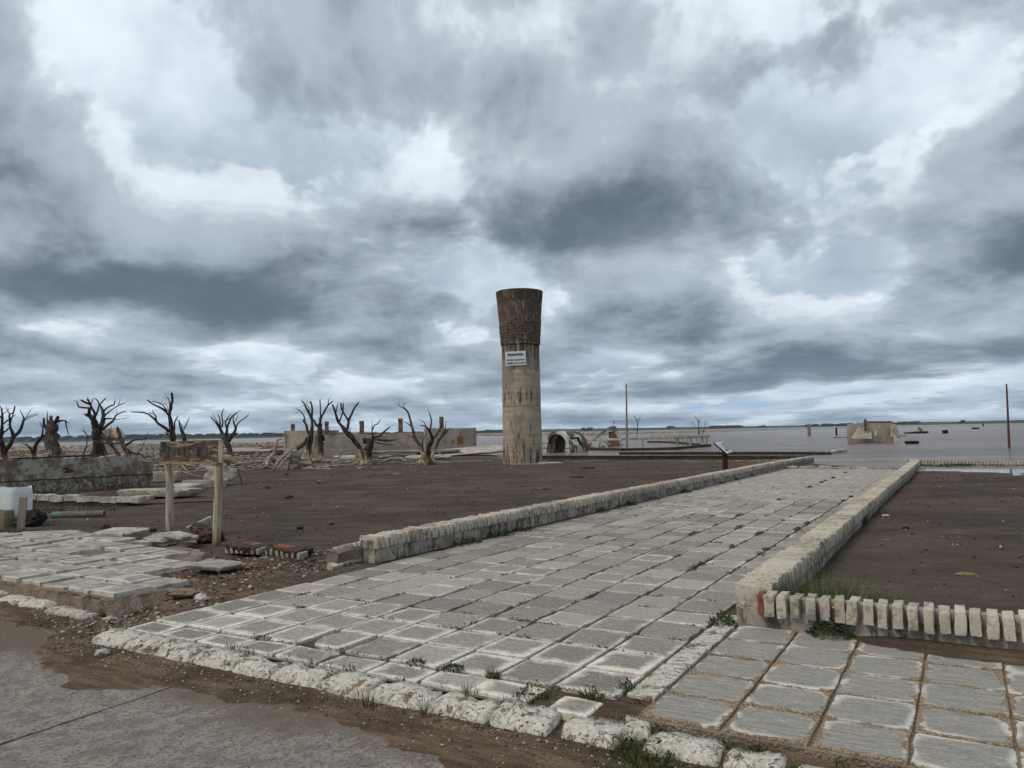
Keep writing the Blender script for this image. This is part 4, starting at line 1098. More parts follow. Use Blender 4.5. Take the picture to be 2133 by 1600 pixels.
dead_tree([[(70, 1060, 120), (60, 940, 95), (15, 780, 72), (28, 650, 60), (35, 500, 44), (38, 340, 32), (10, 215, 16)], [(60, 500, 26), (150, 430, 20), (230, 370, 15), (262, 345, 9)], [(38, 340, 18), (115, 300, 12), (150, 252, 8)],
           [(90, 950, 90), (190, 810, 66), (222, 690, 62), (175, 570, 40), (160, 430, 30), (160, 340, 28), (215, 330, 26), (250, 205, 22)], [(160, 345, 16), (100, 225, 9)], [(38, 660, 32), (150, 570, 22), (200, 400, 18), (245, 255, 13)],
           [(225, 720, 52), (330, 625, 50), (370, 520, 46), (400, 425, 30), (365, 340, 16), (335, 275, 10)], [(395, 440, 22), (450, 375, 14), (512, 268, 10)], [(400, 450, 20), (500, 395, 14), (625, 350, 10)], [(440, 395, 12), (605, 330, 7)], [(30, 420, 24), (-30, 330, 20), (-60, 250, 14)], [(42, 330, 12), (40, 235, 8)]],
          C1, S8, 58, 'dead pollard tree at the far left edge, two forked limbs', 1, roots=4)
dead_tree([[(885, 1060, 275), (872, 930, 220), (852, 760, 215), (858, 600, 205), (862, 500, 140), (860, 455, 90)], [(850, 480, 70), (850, 375, 48)], [(925, 480, 66), (962, 385, 54)], [(760, 560, 60), (732, 510, 42), (730, 415, 46)], [(800, 520, 40), (785, 430, 26), (792, 295, 6)],
           [(905, 490, 60), (1000, 450, 36), (1082, 450, 26), (1112, 580, 18), (1150, 700, 9)], [(1082, 450, 20), (1132, 490, 18)], [(940, 545, 16), (1012, 460, 9)], [(950, 900, 80), (1000, 1010, 62), (1075, 1065, 26)]],
          C1, S8, 56, 'thick broken hollow trunk with a drooping branch, above the left wall', 2, roots=3, group='dead trees')
dead_tree([[(545, 1060, 100), (570, 950, 66), (605, 850, 60), (655, 765, 56), (722, 690, 40)], [(690, 720, 36), (716, 590, 24), (660, 468, 7)], [(545, 1000, 60), (500, 905, 42), (440, 850, 25), (368, 830, 13)], [(700, 640, 14), (712, 545, 6)]],
          C1, S8, 54, 'small leaning dead tree between the far left pollard and the thick stump', 3, roots=3)
dead_tree([[(1640, 1060, 240), (1642, 900, 185), (1630, 700, 172), (1612, 570, 150)], [(1612, 590, 115), (1562, 440, 98), (1500, 370, 70), (1408, 342, 34)], [(1552, 430, 62), (1580, 340, 44), (1512, 200, 36), (1458, 85, 30)], [(1482, 360, 62), (1486, 240, 50), (1440, 238, 32), (1312, 220, 26), (1280, 125, 14), (1220, 118, 7)],
           [(1482, 175, 36), (1348, 110, 34)], [(1512, 185, 20), (1552, 75, 12)], [(1600, 360, 40), (1650, 180, 24), (1588, 78, 18)], [(1655, 185, 24), (1750, 88, 20)], [(1660, 580, 98), (1702, 480, 82), (1722, 330, 60), (1668, 195, 22)], [(1702, 320, 32), (1790, 230, 28), (1900, 182, 24), (1915, 115, 12)],
           [(1745, 360, 26), (1870, 262, 20), (1970, 200, 18), (2072, 158, 10)], [(1968, 202, 12), (2000, 112, 9)], [(1722, 440, 50), (1772, 418, 34), (1890, 420, 18), (1930, 432, 12), (2135, 400, 7)], [(1712, 600, 52), (1780, 530, 42), (1888, 450, 36), (1922, 370, 26), (2000, 322, 22), (2092, 298, 14)], [(1940, 372, 8), (1946, 230, 5)], [(1560, 560, 40), (1515, 490, 14)], [(1595, 640, 50), (1530, 560, 30)]],
          C1, S8, 52, 'large dead pollard tree with a wide crown of stubs above the left wall', 4, roots=4)
dead_tree([[(1395, 975, 28), (1440, 880, 22), (1442, 730, 15), (1392, 622, 10), (1348, 608, 5)], [(1440, 885, 13), (1540, 830, 9)], [(1395, 620, 8), (1390, 545, 5)], [(1400, 615, 9), (1445, 670, 8), (1480, 790, 5)]],
          C1, S8, 50, 'thin dead sapling just left of the large pollard', 5)
dead_tree([[(2133, 985, 84), (2062, 880, 72), (2002, 720, 60), (1950, 568, 44)], [(2060, 880, 50), (2140, 830, 40), (2250, 765, 30), (2330, 768, 24), (2500, 733, 11)], [(2133, 960, 46), (2260, 1005, 30), (2330, 1008, 18)], [(2300, 1000, 18), (2390, 850, 10), (2455, 660, 5)], [(2395, 840, 8), (2335, 735, 5)]],
          C1, S8, 46, 'leaning dead trunk with broken side branches beside the large pollard', 6)
dead_tree([[(1700, 690, 60), (1850, 850, 48), (2000, 1030, 34)], [(1560, 800, 34), (1800, 828, 26), (2040, 822, 20)], [(1750, 740, 34), (1830, 800, 30), (1920, 960, 26), (1950, 1030, 22)], [(1800, 780, 22), (1840, 640, 13), (1852, 540, 6)], [(1690, 760, 30), (1760, 960, 26), (1800, 1040, 24)]],
          C1, S8, 49, 'fallen crossed branches against the foot of the large pollard', 7, name='fallen_branches', group='driftwood', cat='branches', bury=False)
dead_tree([[(885, 1000, 112), (880, 870, 102), (868, 750, 100), (850, 620, 74), (822, 440, 60), (842, 330, 46), (870, 200, 38), (860, 65, 38)], [(805, 430, 46), (720, 340, 36), (560, 262, 30), (455, 188, 20)], [(782, 375, 26), (720, 280, 22), (650, 232, 20), (530, 210, 14)], [(820, 390, 28), (830, 230, 22), (802, 160, 14), (755, 108, 7)], [(800, 162, 10), (738, 150, 5)],
           [(822, 725, 72), (770, 660, 56), (640, 580, 46), (570, 500, 38), (470, 420, 28), (380, 392, 24), (198, 385, 20)], [(602, 525, 30), (596, 460, 22), (550, 392, 18), (544, 345, 7)], [(545, 420, 15), (478, 388, 9)], [(880, 765, 42), (910, 650, 28), (908, 560, 24), (970, 447, 14)], [(812, 400, 10), (770, 260, 9), (692, 222, 7)], [(800, 760, 40), (750, 730, 14)]],
          C2, S8, 50, 'tall dead tree with a long arm to the left, behind the wooden sign frame', 8, roots=3)
dead_tree([[(1090, 1000, 84), (1080, 880, 76), (1060, 775, 70), (1032, 700, 52), (992, 620, 30), (985, 528, 15)], [(1058, 675, 27), (1100, 600, 20), (1142, 508, 16)], [(1042, 650, 16), (1000, 570, 12), (948, 515, 8)]],
          C2, S8, 52, 'small forked dead tree above the wooden sign board', 9, roots=2)
dead_tree([[(1850, 1250, 130), (1835, 1080, 92), (1792, 930, 92), (1742, 840, 112), (1722, 765, 112)], [(1702, 745, 62), (1652, 640, 46), (1600, 570, 30), (1505, 462, 15)], [(1642, 605, 26), (1600, 520, 18), (1560, 453, 10)], [(1662, 625, 32), (1660, 500, 22), (1630, 428, 14)], [(1692, 645, 36), (1712, 560, 28), (1690, 440, 20), (1718, 350, 14)], [(1760, 770, 52), (1782, 670, 46), (1752, 570, 25), (1780, 500, 20), (1852, 418, 12)],
           [(1782, 645, 36), (1822, 540, 28), (1880, 450, 25), (1972, 380, 15)], [(1735, 540, 16), (1800, 510, 14), (1880, 440, 9)], [(1800, 860, 84), (1880, 762, 60), (1922, 660, 46), (1892, 570, 28), (1880, 500, 18), (1920, 405, 10)], [(1930, 645, 32), (1972, 560, 22), (2060, 500, 18), (2136, 436, 12)], [(1902, 565, 15), (1950, 480, 10), (1966, 418, 6)], [(1900, 760, 40), (1950, 745, 20)]],
          C2, S8, 43.5, 'dead pollard with pale exposed roots, just right of the wooden sign', 10, roots=6)
dead_tree([[(1310, 1075, 140), (1302, 900, 130), (1332, 740, 110), (1352, 650, 72), (1362, 500, 50), (1340, 390, 46), (1270, 260, 36), (1240, 180, 30), (1188, 122, 20)], [(1352, 410, 42), (1362, 250, 36), (1330, 128, 26)], [(1332, 410, 21), (1310, 260, 16), (1260, 150, 10)], [(1342, 690, 52), (1282, 620, 46), (1262, 520, 40), (1210, 440, 38)], [(1230, 450, 32), (1240, 415, 25), (1200, 330, 20), (1150, 280, 16), (1088, 248, 8)], [(1290, 740, 74), (1200, 860, 70), (1080, 935, 56)], [(1150, 285, 10), (1105, 325, 6)], [(1240, 210, 14), (1190, 190, 7)], [(1330, 160, 14), (1300, 140, 12)]],
          C3, S8, 45, 'tall dead tree in front of the ruin doorway, forked high up', 11, roots=4)
dead_tree([[(1530, 1095, 118), (1502, 900, 100), (1490, 750, 100), (1490, 600, 86), (1470, 520, 62)], [(1472, 545, 60), (1430, 520, 46), (1378, 425, 22)], [(1490, 530, 52), (1502, 420, 40), (1560, 310, 36), (1620, 200, 30), (1712, 118, 15)], [(1622, 190, 20), (1640, 85, 10)], [(1502, 410, 26), (1496, 250, 22), (1490, 105, 20)], [(1490, 485, 20), (1468, 395, 12)], [(1510, 560, 24), (1532, 490, 12)], [(1540, 700, 50), (1555, 780, 40)]],
          C3, S8, 46, 'straight dead tree with a vertical pole-like limb, right of the doorway', 12, roots=3)
dead_tree([[(440, 1075, 140), (382, 900, 92), (290, 760, 80), (222, 690, 100), (152, 610, 82), (92, 530, 52), (30, 460, 46), (0, 350, 40), (-62, 175, 26)], [(50, 475, 32), (92, 370, 25), (115, 280, 28), (116, 165, 25)], [(0, 310, 21), (26, 175, 14)], [(180, 630, 56), (212, 450, 46), (240, 380, 40), (300, 250, 36), (372, 155, 28)], [(204, 440, 36), (130, 330, 28), (86, 240, 26), (80, 155, 28)], [(235, 680, 30), (232, 600, 16)]],
          C4, S8, 43, 'dead tree leaning left in a wide V in front of the ruin wall', 13, roots=4)
dead_tree([[(550, 1115, 140), (550, 960, 112), (570, 850, 112), (612, 750, 62), (600, 650, 25), (600, 505, 11)], [(620, 745, 52), (740, 700, 40), (790, 640, 30), (892, 560, 22)], [(610, 605, 21), (640, 520, 22), (690, 510, 20), (732, 445, 13)], [(530, 900, 84), (470, 930, 40)], [(640, 760, 40), (760, 775, 40), (880, 782, 38), (1015, 770, 22)], [(640, 800, 26), (760, 835, 20), (925, 850, 16)]],
          C4, S8, 42, 'splintered dead stump with bent thin branches near the ruin window', 14, roots=5)
dead_tree([[(1420, 1160, 120), (1450, 1010, 84), (1400, 870, 52), (1312, 740, 60), (1290, 650, 46), (1260, 530, 40), (1200, 320, 32), (1140, 250, 28), (1060, 210, 14), (998, 168, 6)], [(1065, 205, 8), (1055, 138, 5)], [(1140, 245, 16), (1120, 190, 12), (1138, 145, 8)], [(1252, 545, 26), (1210, 510, 18), (1130, 468, 10)], [(1312, 745, 32), (1250, 710, 20), (1163, 683, 12)],
           [(1510, 1170, 130), (1530, 1000, 92), (1540, 880, 80), (1600, 770, 70), (1582, 680, 42), (1530, 580, 36), (1480, 542, 26), (1403, 528, 16)], [(1492, 545, 19), (1470, 480, 14), (1398, 438, 8)], [(1562, 625, 32), (1586, 450, 26), (1550, 315, 15)], [(1612, 755, 48), (1690, 660, 38), (1740, 550, 24), (1772, 425, 10)],
           [(1612, 1165, 96), (1602, 1040, 62), (1660, 900, 50), (1722, 760, 50), (1800, 660, 36), (1892, 588, 12)], [(1800, 655, 21), (1820, 560, 14), (1832, 465, 8)], [(1782, 665, 20), (1740, 588, 12)], [(1435, 880, 26), (1442, 780, 18), (1500, 680, 8)]],
          C4, S8, 40.5, 'dead tree with three spreading stems nearest the tower', 15, roots=6)
for i, (lm, oo, yb, lab) in enumerate([
    ([[(1735, 415, 18), (1740, 300, 16), (1730, 210, 14), (1680, 122, 7)], [(1735, 215, 11), (1802, 128, 5)], [(1745, 300, 8), (1790, 168, 4)], [(1708, 385, 7), (1650, 208, 4)]], C6, 902, 'thin bare tree rising from the rubble bank right of the tall pole'),
    ([[(690, 500, 24), (680, 360, 17), (680, 230, 13), (612, 128, 5)], [(680, 235, 9), (705, 118, 4)], [(680, 262, 9), (742, 178, 4)], [(745, 490, 17), (760, 390, 13), (790, 290, 9), (790, 178, 4)], [(790, 292, 7), (852, 188, 3)], [(720, 445, 9), (722, 280, 5)], [(690, 372, 9), (620, 300, 6), (543, 188, 3)], [(650, 190, 6), (600, 150, 4)]], C7, 914, 'bare spreading tree standing in the lake behind the pool railing'),
    ([[(1342, 330, 10), (1342, 240, 7), (1330, 160, 3)], [(1343, 260, 6), (1432, 232, 3)], [(1338, 250, 5), (1315, 205, 3)], [(1345, 255, 5), (1360, 205, 3)]], C6, 905, 'tiny bare bush behind the top of the pool slide')]):
    Yw = Wp(oo[0]+lm[0][0][0]/S8, yb).y
    dead_tree(lm, oo, S8, min(Yw, 170), lab, 60+i, sides=5, bury=True, group='bare trees out in the lake')

# ------------------------------------------------------------------ driftwood
def driftwood(limbs, o, label, seed, name='driftwood', cat='driftwood', wmul=1.0, Y=None):
    lowest = max((p for L in limbs for p in L), key=lambda p: p[1])
    g = G(o[0]+lowest[0]/S8, o[1]+(lowest[1]+lowest[2]*.3)/S8); Y = Y or g.y
    T = traced(limbs, o, S8, Y, .55, seed, wmul); e = empty(name, g); tag(e, label, cat, 'driftwood along the tree line')
    for i, L in enumerate(T):
        L = [(Vector((p.x, p.y, max(p.z, ground_z(p.x, p.y)+r*.3))), r) for p, r in L]
        pts, rad = catmull(L, .12); pts = [p - g for p in pts]
        MB().tube(pts, rad, 8, gnarl=.34, seed=seed+i).build('stem' if i == 0 else 'root', M['drift'], e, smooth=True)
driftwood([[(1090, 1150, 150), (1070, 1060, 140), (1075, 930, 70)], [(1070, 1080, 74), (985, 1150, 62), (958, 1275, 36)], [(1110, 1135, 66), (1250, 1165, 56), (1340, 1180, 40), (1425, 1230, 18)], [(1130, 1090, 44), (1172, 1000, 18)], [(1040, 1020, 60), (940, 1080, 44), (880, 1120, 26)], [(1140, 1140, 60), (1140, 1245, 50)], [(1150, 1120, 40), (1260, 1090, 26), (1370, 1060, 14)]], C3, 'uprooted stump with splayed roots at the front of the driftwood', 21)
driftwood([[(600, 1235, 70), (640, 1080, 92), (722, 1000, 60), (762, 830, 36), (790, 770, 30), (865, 762, 16)], [(640, 1150, 60), (720, 1200, 40)], [(620, 1080, 40), (560, 1170, 30), (470, 1220, 16)], [(680, 1050, 50), (730, 1100, 60), (690, 1190, 40)]], C3, 'upright curled root hooking to the right among the driftwood', 22)
driftwood([[(715, 1290, 48), (780, 1150, 42), (930, 1010, 42), (1060, 915, 32)], [(800, 1245, 28), (900, 1100, 28), (985, 1035, 24)], [(770, 1270, 22), (860, 1160, 20), (940, 1090, 16)]], C3, 'long pale root running up to the right in front of the doorway', 23)
driftwood([[(230, 1200, 34), (400, 1140, 32), (600, 1130, 26)], [(300, 1215, 24), (480, 1165, 22), (560, 1115, 18)], [(380, 1245, 20), (480, 1195, 20), (590, 1145, 14)], [(430, 960, 26), (470, 1020, 26), (560, 1045, 26), (650, 1050, 18)], [(290, 1130, 30), (310, 1050, 20)]], C3, 'low heap of bleached branches left of the curled root', 24)
driftwood([[(1370, 1085, 34), (1480, 1120, 38), (1620, 1120, 38), (1800, 1085, 26)], [(1390, 1110, 20), (1500, 1165, 18), (1600, 1180, 14)], [(1560, 1130, 30), (1660, 1080, 24), (1800, 1060, 16)], [(1640, 1150, 22), (1740, 1120, 24), (1830, 1100, 20)]], C3, 'tangled low roots between the two straight dead trees', 25)
driftwood([[(1540, 800, 44), (1640, 900, 38), (1760, 990, 34), (1870, 1045, 24)]], C3, 'fallen pole leaning from the straight dead tree to the ground', 26)
driftwood([[(590, 1145, 40), (690, 1080, 48), (820, 1050, 52), (940, 1040, 36)], [(780, 1055, 22), (870, 1000, 20), (1000, 1000, 14), (1155, 938, 6)], [(980, 1000, 10), (890, 955, 6)]], C4, 'bleached root arching right of the splintered stump', 27)
driftwood([[(720, 1148, 26), (850, 1112, 42), (940, 1080, 52), (1080, 1080, 46), (1150, 1130, 22)], [(1080, 1085, 36), (1200, 1140, 16)]], C4, 'orange-brown root lying in a low arch on the sand', 28)
driftwood([[(1150, 1115, 30), (1250, 1095, 32), (1345, 1100, 18)]], C4, 'short pale root beside the three-stemmed tree', 29)
driftwood([[(600, 1425, 38), (700, 1370, 38), (760, 1312, 34), (850, 1240, 24)], [(560, 1295, 32), (650, 1270, 32), (765, 1268, 28)], [(520, 1420, 40), (580, 1445, 36), (680, 1430, 24)]], C2, 'bleached branch left of the near sign post', 30)
driftwood([[(925, 1228, 30), (1010, 1255, 32), (1100, 1350, 28), (1215, 1432, 15)], [(930, 1342, 30), (1100, 1400, 32), (1200, 1442, 26), (1390, 1462, 10)], [(870, 1340, 16), (1100, 1332, 16), (1285, 1288, 8)], [(1200, 1430, 14), (1275, 1400, 8)], [(880, 1420, 22), (950, 1450, 16), (1060, 1460, 8)]], C2, 'bleached branches seen between the sign posts', 31)
driftwood([[(900, 1540, 22), (1000, 1525, 18), (1120, 1505, 10)]], C2, 'thin dark stick lying between the sign posts', 32)
driftwood([[(300, 1180, 40), (430, 1215, 44), (560, 1215, 40), (690, 1215, 30)], [(330, 1080, 40), (400, 1110, 36), (440, 1160, 24)]], C2, 'grey log behind the left end of the sign board', 33)
driftwood([[(1720, 1160, 120), (1830, 1170, 130), (1930, 1240, 80), (1960, 1290, 40)], [(1760, 1190, 60), (1800, 1290, 40)], [(1960, 1230, 60), (2040, 1280, 40), (2090, 1300, 20)]], C2, 'pale root mass spreading under the pollard right of the sign', 34)
driftwood([[(1280, 1240, 50), (1400, 1270, 60), (1520, 1250, 46)], [(1100, 1260, 40), (1200, 1290, 40), (1300, 1285, 30)]], C2, 'orange rotten wood seen under the sign board', 35)

def litter():
    b = MB(); r = random.Random(91)
    for _ in range(420):
        px = r.choice((r.uniform(470, 760), r.uniform(320, 480), r.uniform(560, 900), r.uniform(470, 700))); py = r.uniform(948, 978) if px < 760 else r.uniform(956, 968)
        if px < 480: py = r.uniform(955, 985)
        g = G(px, py); a = r.gauss(.0, .6); L = r.uniform(.3, 1.7); rr0 = r.uniform(.010, .045); d = Vector((math.cos(a), math.sin(a), 0)); q = Vector((-d.y, d.x, 0))
        lift = r.choice((0, 0, .1, .25, .5))*L*r.random(); z = g + Vector((0, 0, rr0))
        P = [(z, rr0), (z + d*L*.35 + q*r.uniform(-.12, .12)*L + Vector((0, 0, lift*.6)), rr0*.9), (z + d*L*.7 + q*r.uniform(-.15, .15)*L + Vector((0, 0, lift*.8)), rr0*.7), (z + d*L + Vector((0, 0, lift*.5)), rr0*.35)]
        pp, rd = catmull(P, .15); b.tube(pp, rd, 5, gnarl=.3, seed=_)
    return b.mesh('driftwood_litter', M['drift'], True)
tag(link('driftwood_litter', litter()), 'litter of bleached sticks and broken roots along the tree line', 'driftwood', kind='stuff')

# ------------------------------------------------------------------ the long ruin behind the trees
def wall_block(name, px0, px1, y0, y1, Y0, Y1, thick, m, parent, holes=(), base=None, jag=.05, seed=1, top=None):
    """upright wall between two pixel columns with rectangular openings; built from rows of cells so that openings are real"""
    a, b2 = at(px0, y1, Y0), at(px1, y1, Y1)
    zb = base if base is not None else min(ground_z(a.x, a.y), ground_z(b2.x, b2.y))-.15
    L = math.hypot(b2.x-a.x, b2.y-a.y); ang = math.atan2(b2.y-a.y, b2.x-a.x)
    H0, H1 = at(px0, y0, Y0).z, at(px1, top if top else y0, Y1).z
    hs = []
    for (hx0, hx1, hy0, hy1) in holes:
        t0, t1 = (hx0-px0)/(px1-px0), (hx1-px0)/(px1-px0); Ym = lerp(Y0, Y1, (t0+t1)/2)
        hs.append((t0*L, t1*L, at(hx0, hy1, Ym).z, at(hx0, hy0, Ym).z))
    n = max(8, int(L/.35)); xs = sorted(set([L*i/n for i in range(n+1)] + [h for q in hs for h in q[:2]]))
    o = MB()
    def topz(x): return lerp(H0, H1, x/L) + jag*mnoise.noise(Vector((x*1.3+seed*7, seed, 0))) - jag*.8*max(0, mnoise.noise(Vector((x*.5+seed*3, 5, 0))))
    for i in range(len(xs)-1):
        x0, x1 = xs[i], xs[i+1]
        if x1-x0 < 1e-4: continue
        xm = (x0+x1)/2; segs = [(zb, None)]
        cuts = sorted([(q[2], q[3]) for q in hs if q[0]-1e-5 <= xm <= q[1]+1e-5]); lo = zb
        spans = []
        for c0, c1 in cuts:
            if c0 > lo+.01: spans.append((lo, c0, False))
            lo = c1
        spans.append((lo, None, True))
        for s0, s1, istop in spans:
            if istop:
                if topz(x0) <= s0 or topz(x1) <= s0: continue
                za, zb2 = topz(x0), topz(x1)
            else: za = zb2 = s1
            o.add([(x0, 0, s0), (x1, 0, s0), (x1, thick, s0), (x0, thick, s0), (x0, 0, za), (x1, 0, zb2), (x1, thick, zb2), (x0, thick, za)], [(0, 1, 5, 4), (1, 2, 6, 5), (2, 3, 7, 6), (3, 0, 4, 7), (4, 5, 6, 7), (3, 2, 1, 0)])
    me = o.mesh(name, M[m]); b_ = bmesh.new(); b_.from_mesh(me); bmesh.ops.remove_doubles(b_, verts=b_.verts[:], dist=1e-4)
    seen = {}
    for f in b_.faces:
        key = tuple(sorted(v_.index for v_ in f.verts)); seen.setdefault(key, []).append(f)
    bmesh.ops.delete(b_, geom=[f for fs in seen.values() if len(fs) > 1 for f in fs], context='FACES_ONLY')
    b_.to_mesh(me); b_.free()
    ob = link(name, me, parent); loc = Vector((a.x, a.y, 0)); ob.location = loc - (parent.location if parent else Vector()); ob.rotation_euler = (0, 0, ang)
    return ob, a, ang, L
RY = 58.0
rb = at(790, 945, RY); ruin = empty('ruined_building', (rb.x, rb.y, 0)); tag(ruin, 'long roofless beige ruin with cracked walls behind the dead trees', 'building')
wall_block('wall', 591, 660, 897, 950, RY+1, RY+.5, .25, 'ruin', ruin, holes=[(594, 603, 905, 934), (656.5, 660, 905, 934)], jag=.04, seed=1)
wall_block('wall', 660, 705, 896, 950, RY+.5, RY+.6, .25, 'ruin', ruin, holes=[(660, 663, 905, 934)], jag=.05, seed=2)
wall_block('wall', 676, 889, 906, 958, RY-.6, RY+1.5, .25, 'ruin', ruin, jag=.16, seed=3, top=901)
wall_block('wall', 886, 990, 892, 955, RY+1.2, RY+3.0, .28, 'ruin', ruin, holes=[(955.5, 960.5, 900.5, 907), (941, 945, 916, 925)], jag=.05, seed=4)
wall_block('wall', 986, 993, 891, 953, RY+2.9, RY+3.2, .5, 'ruin', ruin, jag=.03, seed=5)
wall_block('rear_wall', 591, 760, 900, 948, RY+6, RY+6, .2, 'ruin', ruin, jag=.1, seed=6)
wall_block('rear_wall', 760, 990, 908, 945, RY+8, RY+8, .2, 'rubble', ruin, jag=.25, seed=7)
for (pc, w, ya, yb, Yp) in ((610, 6.5, 887, 912, RY+4), (680.5, 7.5, 882.5, 908, RY+.2), (753.5, 8, 881, 904, RY+1.2), (834, 8.5, 876, 902, RY+1.6), (919.5, 8.5, 872, 893, RY+4.2)):
    p0, p1 = at(pc, ya, Yp), at(pc, yb, Yp); q = rough_mesh('brick_pillar', (w*Yp/FOCAL, .3, p0.z-p1.z+.5), M['oldbrick'], int(pc), 3, .05, 5)
    o = link('brick_pillar', q, ruin); o.location = Vector((p0.x, Yp, (p0.z+p1.z)/2-.1)) - ruin.location
for (x0, x1, y0, y1, mm, nm, Yq) in ((753.5, 773, 911, 926, 'graffiti', 'graffiti_patch', RY+.12), (950, 966, 907, 927, 'ochre', 'bare_brick_patch', RY+2.3)):
    p0, p1 = at(x0, y1, Yq), at(x1, y0, Yq); b = MB(); r_ = random.Random(int(x0)); P = []
    for t in range(14):
        a = 2*math.pi*t/14; P.append((math.copysign(abs(math.cos(a))**.6, math.cos(a))*(p1.x-p0.x)/2*r_.uniform(.8, 1.05), math.copysign(abs(math.sin(a))**.6, math.sin(a))*(p1.z-p0.z)/2*r_.uniform(.8, 1.05)))
    b.v += [(x, -.012, z) for x, z in P] + [(x, .03, z) for x, z in P]; b.f += [tuple(range(13, -1, -1)), tuple(range(14, 28))] + [(i, (i+1) % 14, 14+(i+1) % 14, 14+i) for i in range(14)]
    o = b.build(nm, M[mm], ruin); Yw_ = {753.5: lerp(RY-.6, RY+1.5, (763-676)/213), 950: lerp(RY+1.2, RY+3.0, (958-886)/104)}[x0]
    o.location = Vector(((p0.x+p1.x)/2, Yw_-.004, (p0.z+p1.z)/2)) - ruin.location; o.rotation_euler = (0, 0, math.atan2(2.1, 7.7) if x0 < 800 else math.atan2(1.8, 3.8))
# collapsed floor slabs in front of the ruin
def slab_mesh(name, size, m, seed, lump=False):
    r = random.Random(seed*13+5)
    if lump:
        b = bmesh.new(); bmesh.ops.create_icosphere(b, subdivisions=4, radius=.5)
        for v_ in b.verts:
            k = 1 + .55*mnoise.noise(v_.co*2.3+Vector((seed, 0, 0))) + .30*mnoise.noise(v_.co*5.5+Vector((0, seed, 0))) + .14*mnoise.noise(v_.co*13+Vector((0, 0, seed)))
            v_.co = Vector((v_.co.x*size[0]*k, v_.co.y*size[1]*k, v_.co.z*size[2]*k))
    else:
        n = 26; P = []; a0 = r.uniform(0, 6.28)
        for i in range(n):
            a = a0 + 2*math.pi*i/n; ca, sa = math.cos(a), math.sin(a); e = .30
            k = 1 + .16*mnoise.noise(Vector((ca*1.4+seed, sa*1.4, 0))) + .09*mnoise.noise(Vector((ca*5, sa*5, seed))) - (.12 if r.random() < .12 else 0)
            P.append((math.copysign(abs(ca)**e, ca)*size[0]/2*k, math.copysign(abs(sa)**e, sa)*size[1]/2*k))
        b = bmesh.new(); h = size[2]; rings = []
        for (s, z) in ((.90, -h*.5), (.97, -h*.1), (1.0, h*.25), (.985, h*.44), (.94, h*.5)):
            rings.append([b.verts.new((x*s*(1+r.uniform(-.03, .03)*(z < h*.3)), y*s*(1+r.uniform(-.03, .03)*(z < h*.3)), z + r.uniform(-.05, .05)*h)) for x, y in P])
        for k in range(len(rings)-1):
            for i in range(n): b.faces.new((rings[k][i], rings[k][(i+1) % n], rings[k+1][(i+1) % n], rings[k+1][i]))
        b.faces.new(rings[0][::-1]); b.faces.new(rings[-1])
    bmesh.ops.recalc_face_normals(b, faces=b.faces[:])
    me = bpy.data.meshes.new(name); b.to_mesh(me); b.free(); me.materials.append(m)
    me.polygons.foreach_set('use_smooth', [True]*len(me.polygons)); me.set_sharp_from_angle(angle=math.radians(38 if not lump else 60)); return me
def slab_thing(px, py, size, label, seed, m='concrete', rz=0.0, rx=0.0, ry=0.0, dz=0.0, name='concrete_slab', cat='slab', group='broken slabs and rubble blocks', cuts=3, amp=.04, freq=2.0, label2=None, Y=None, bevel=0.0, wet=False):
    g = Wp(px, py) if wet else G(px, py)
    o = link(name, slab_mesh(name, size, M[m], seed, lump=(amp > .045)), None, g + Vector((0, 0, size[2]*.35+dz)), (rx, ry, rz)); return tag(o, label, cat, group)
slab_thing(675, 946, (9.0, 2.2, .22), 'dark-edged floor slab under the left half of the ruin', 101, rx=.02, dz=.35, cuts=4, amp=.03)
slab_thing(860, 950, (7.5, 1.8, .2), 'floor slab under the middle of the ruin wall', 102, rx=-.03, dz=.25, cuts=4, amp=.03)
slab_thing(960, 949, (6.5, 3.0, .16), 'pale tilted slab between the ruin and the tower', 103, 'pale', rx=.14, ry=-.06, rz=.1, dz=.22, cuts=4, amp=.03)
slab_thing(895, 957, (3.0, 1.6, .14), 'grey tilted slab behind the three-stemmed tree', 104, rx=.08, rz=-.1, dz=.1)
slab_thing(560, 948, (8.0, 2.4, .2), 'long grey slab left of the ruin doorway', 105, rx=.04, dz=.3, cuts=4, amp=.03)
slab_thing(505, 942, (4.0, 1.6, .2), 'grey slab tilted behind the pollard right of the sign', 106, rx=.10, dz=.25)
slab_thing(718, 956, (1.5, .5, .25), 'white block lying at the foot of the V-shaped tree', 107, 'white_panel', rz=.05, amp=.02)
for i, (px, py, L, rz, lab) in enumerate([(740, 965, 2.6, .05, 'pale plank lying in front of the V-shaped tree'), (965, 963, 3.2, .02, 'dark plank on the sand left of the tower'), (920, 966, 1.6, .0, 'short plank near the three-stemmed tree'), (1560, 962, 3.5, -.02, 'thin plank on the wet sand behind the information stand')]):
    o = MB().beam((-L/2, 0, 0), (L/2, 0, .03), .16, .06).build('plank', M['drift'], None, loc=G(px, py)+Vector((0, 0, .04)), rot=(0, 0, rz)); tag(o, lab, 'plank', 'loose planks')

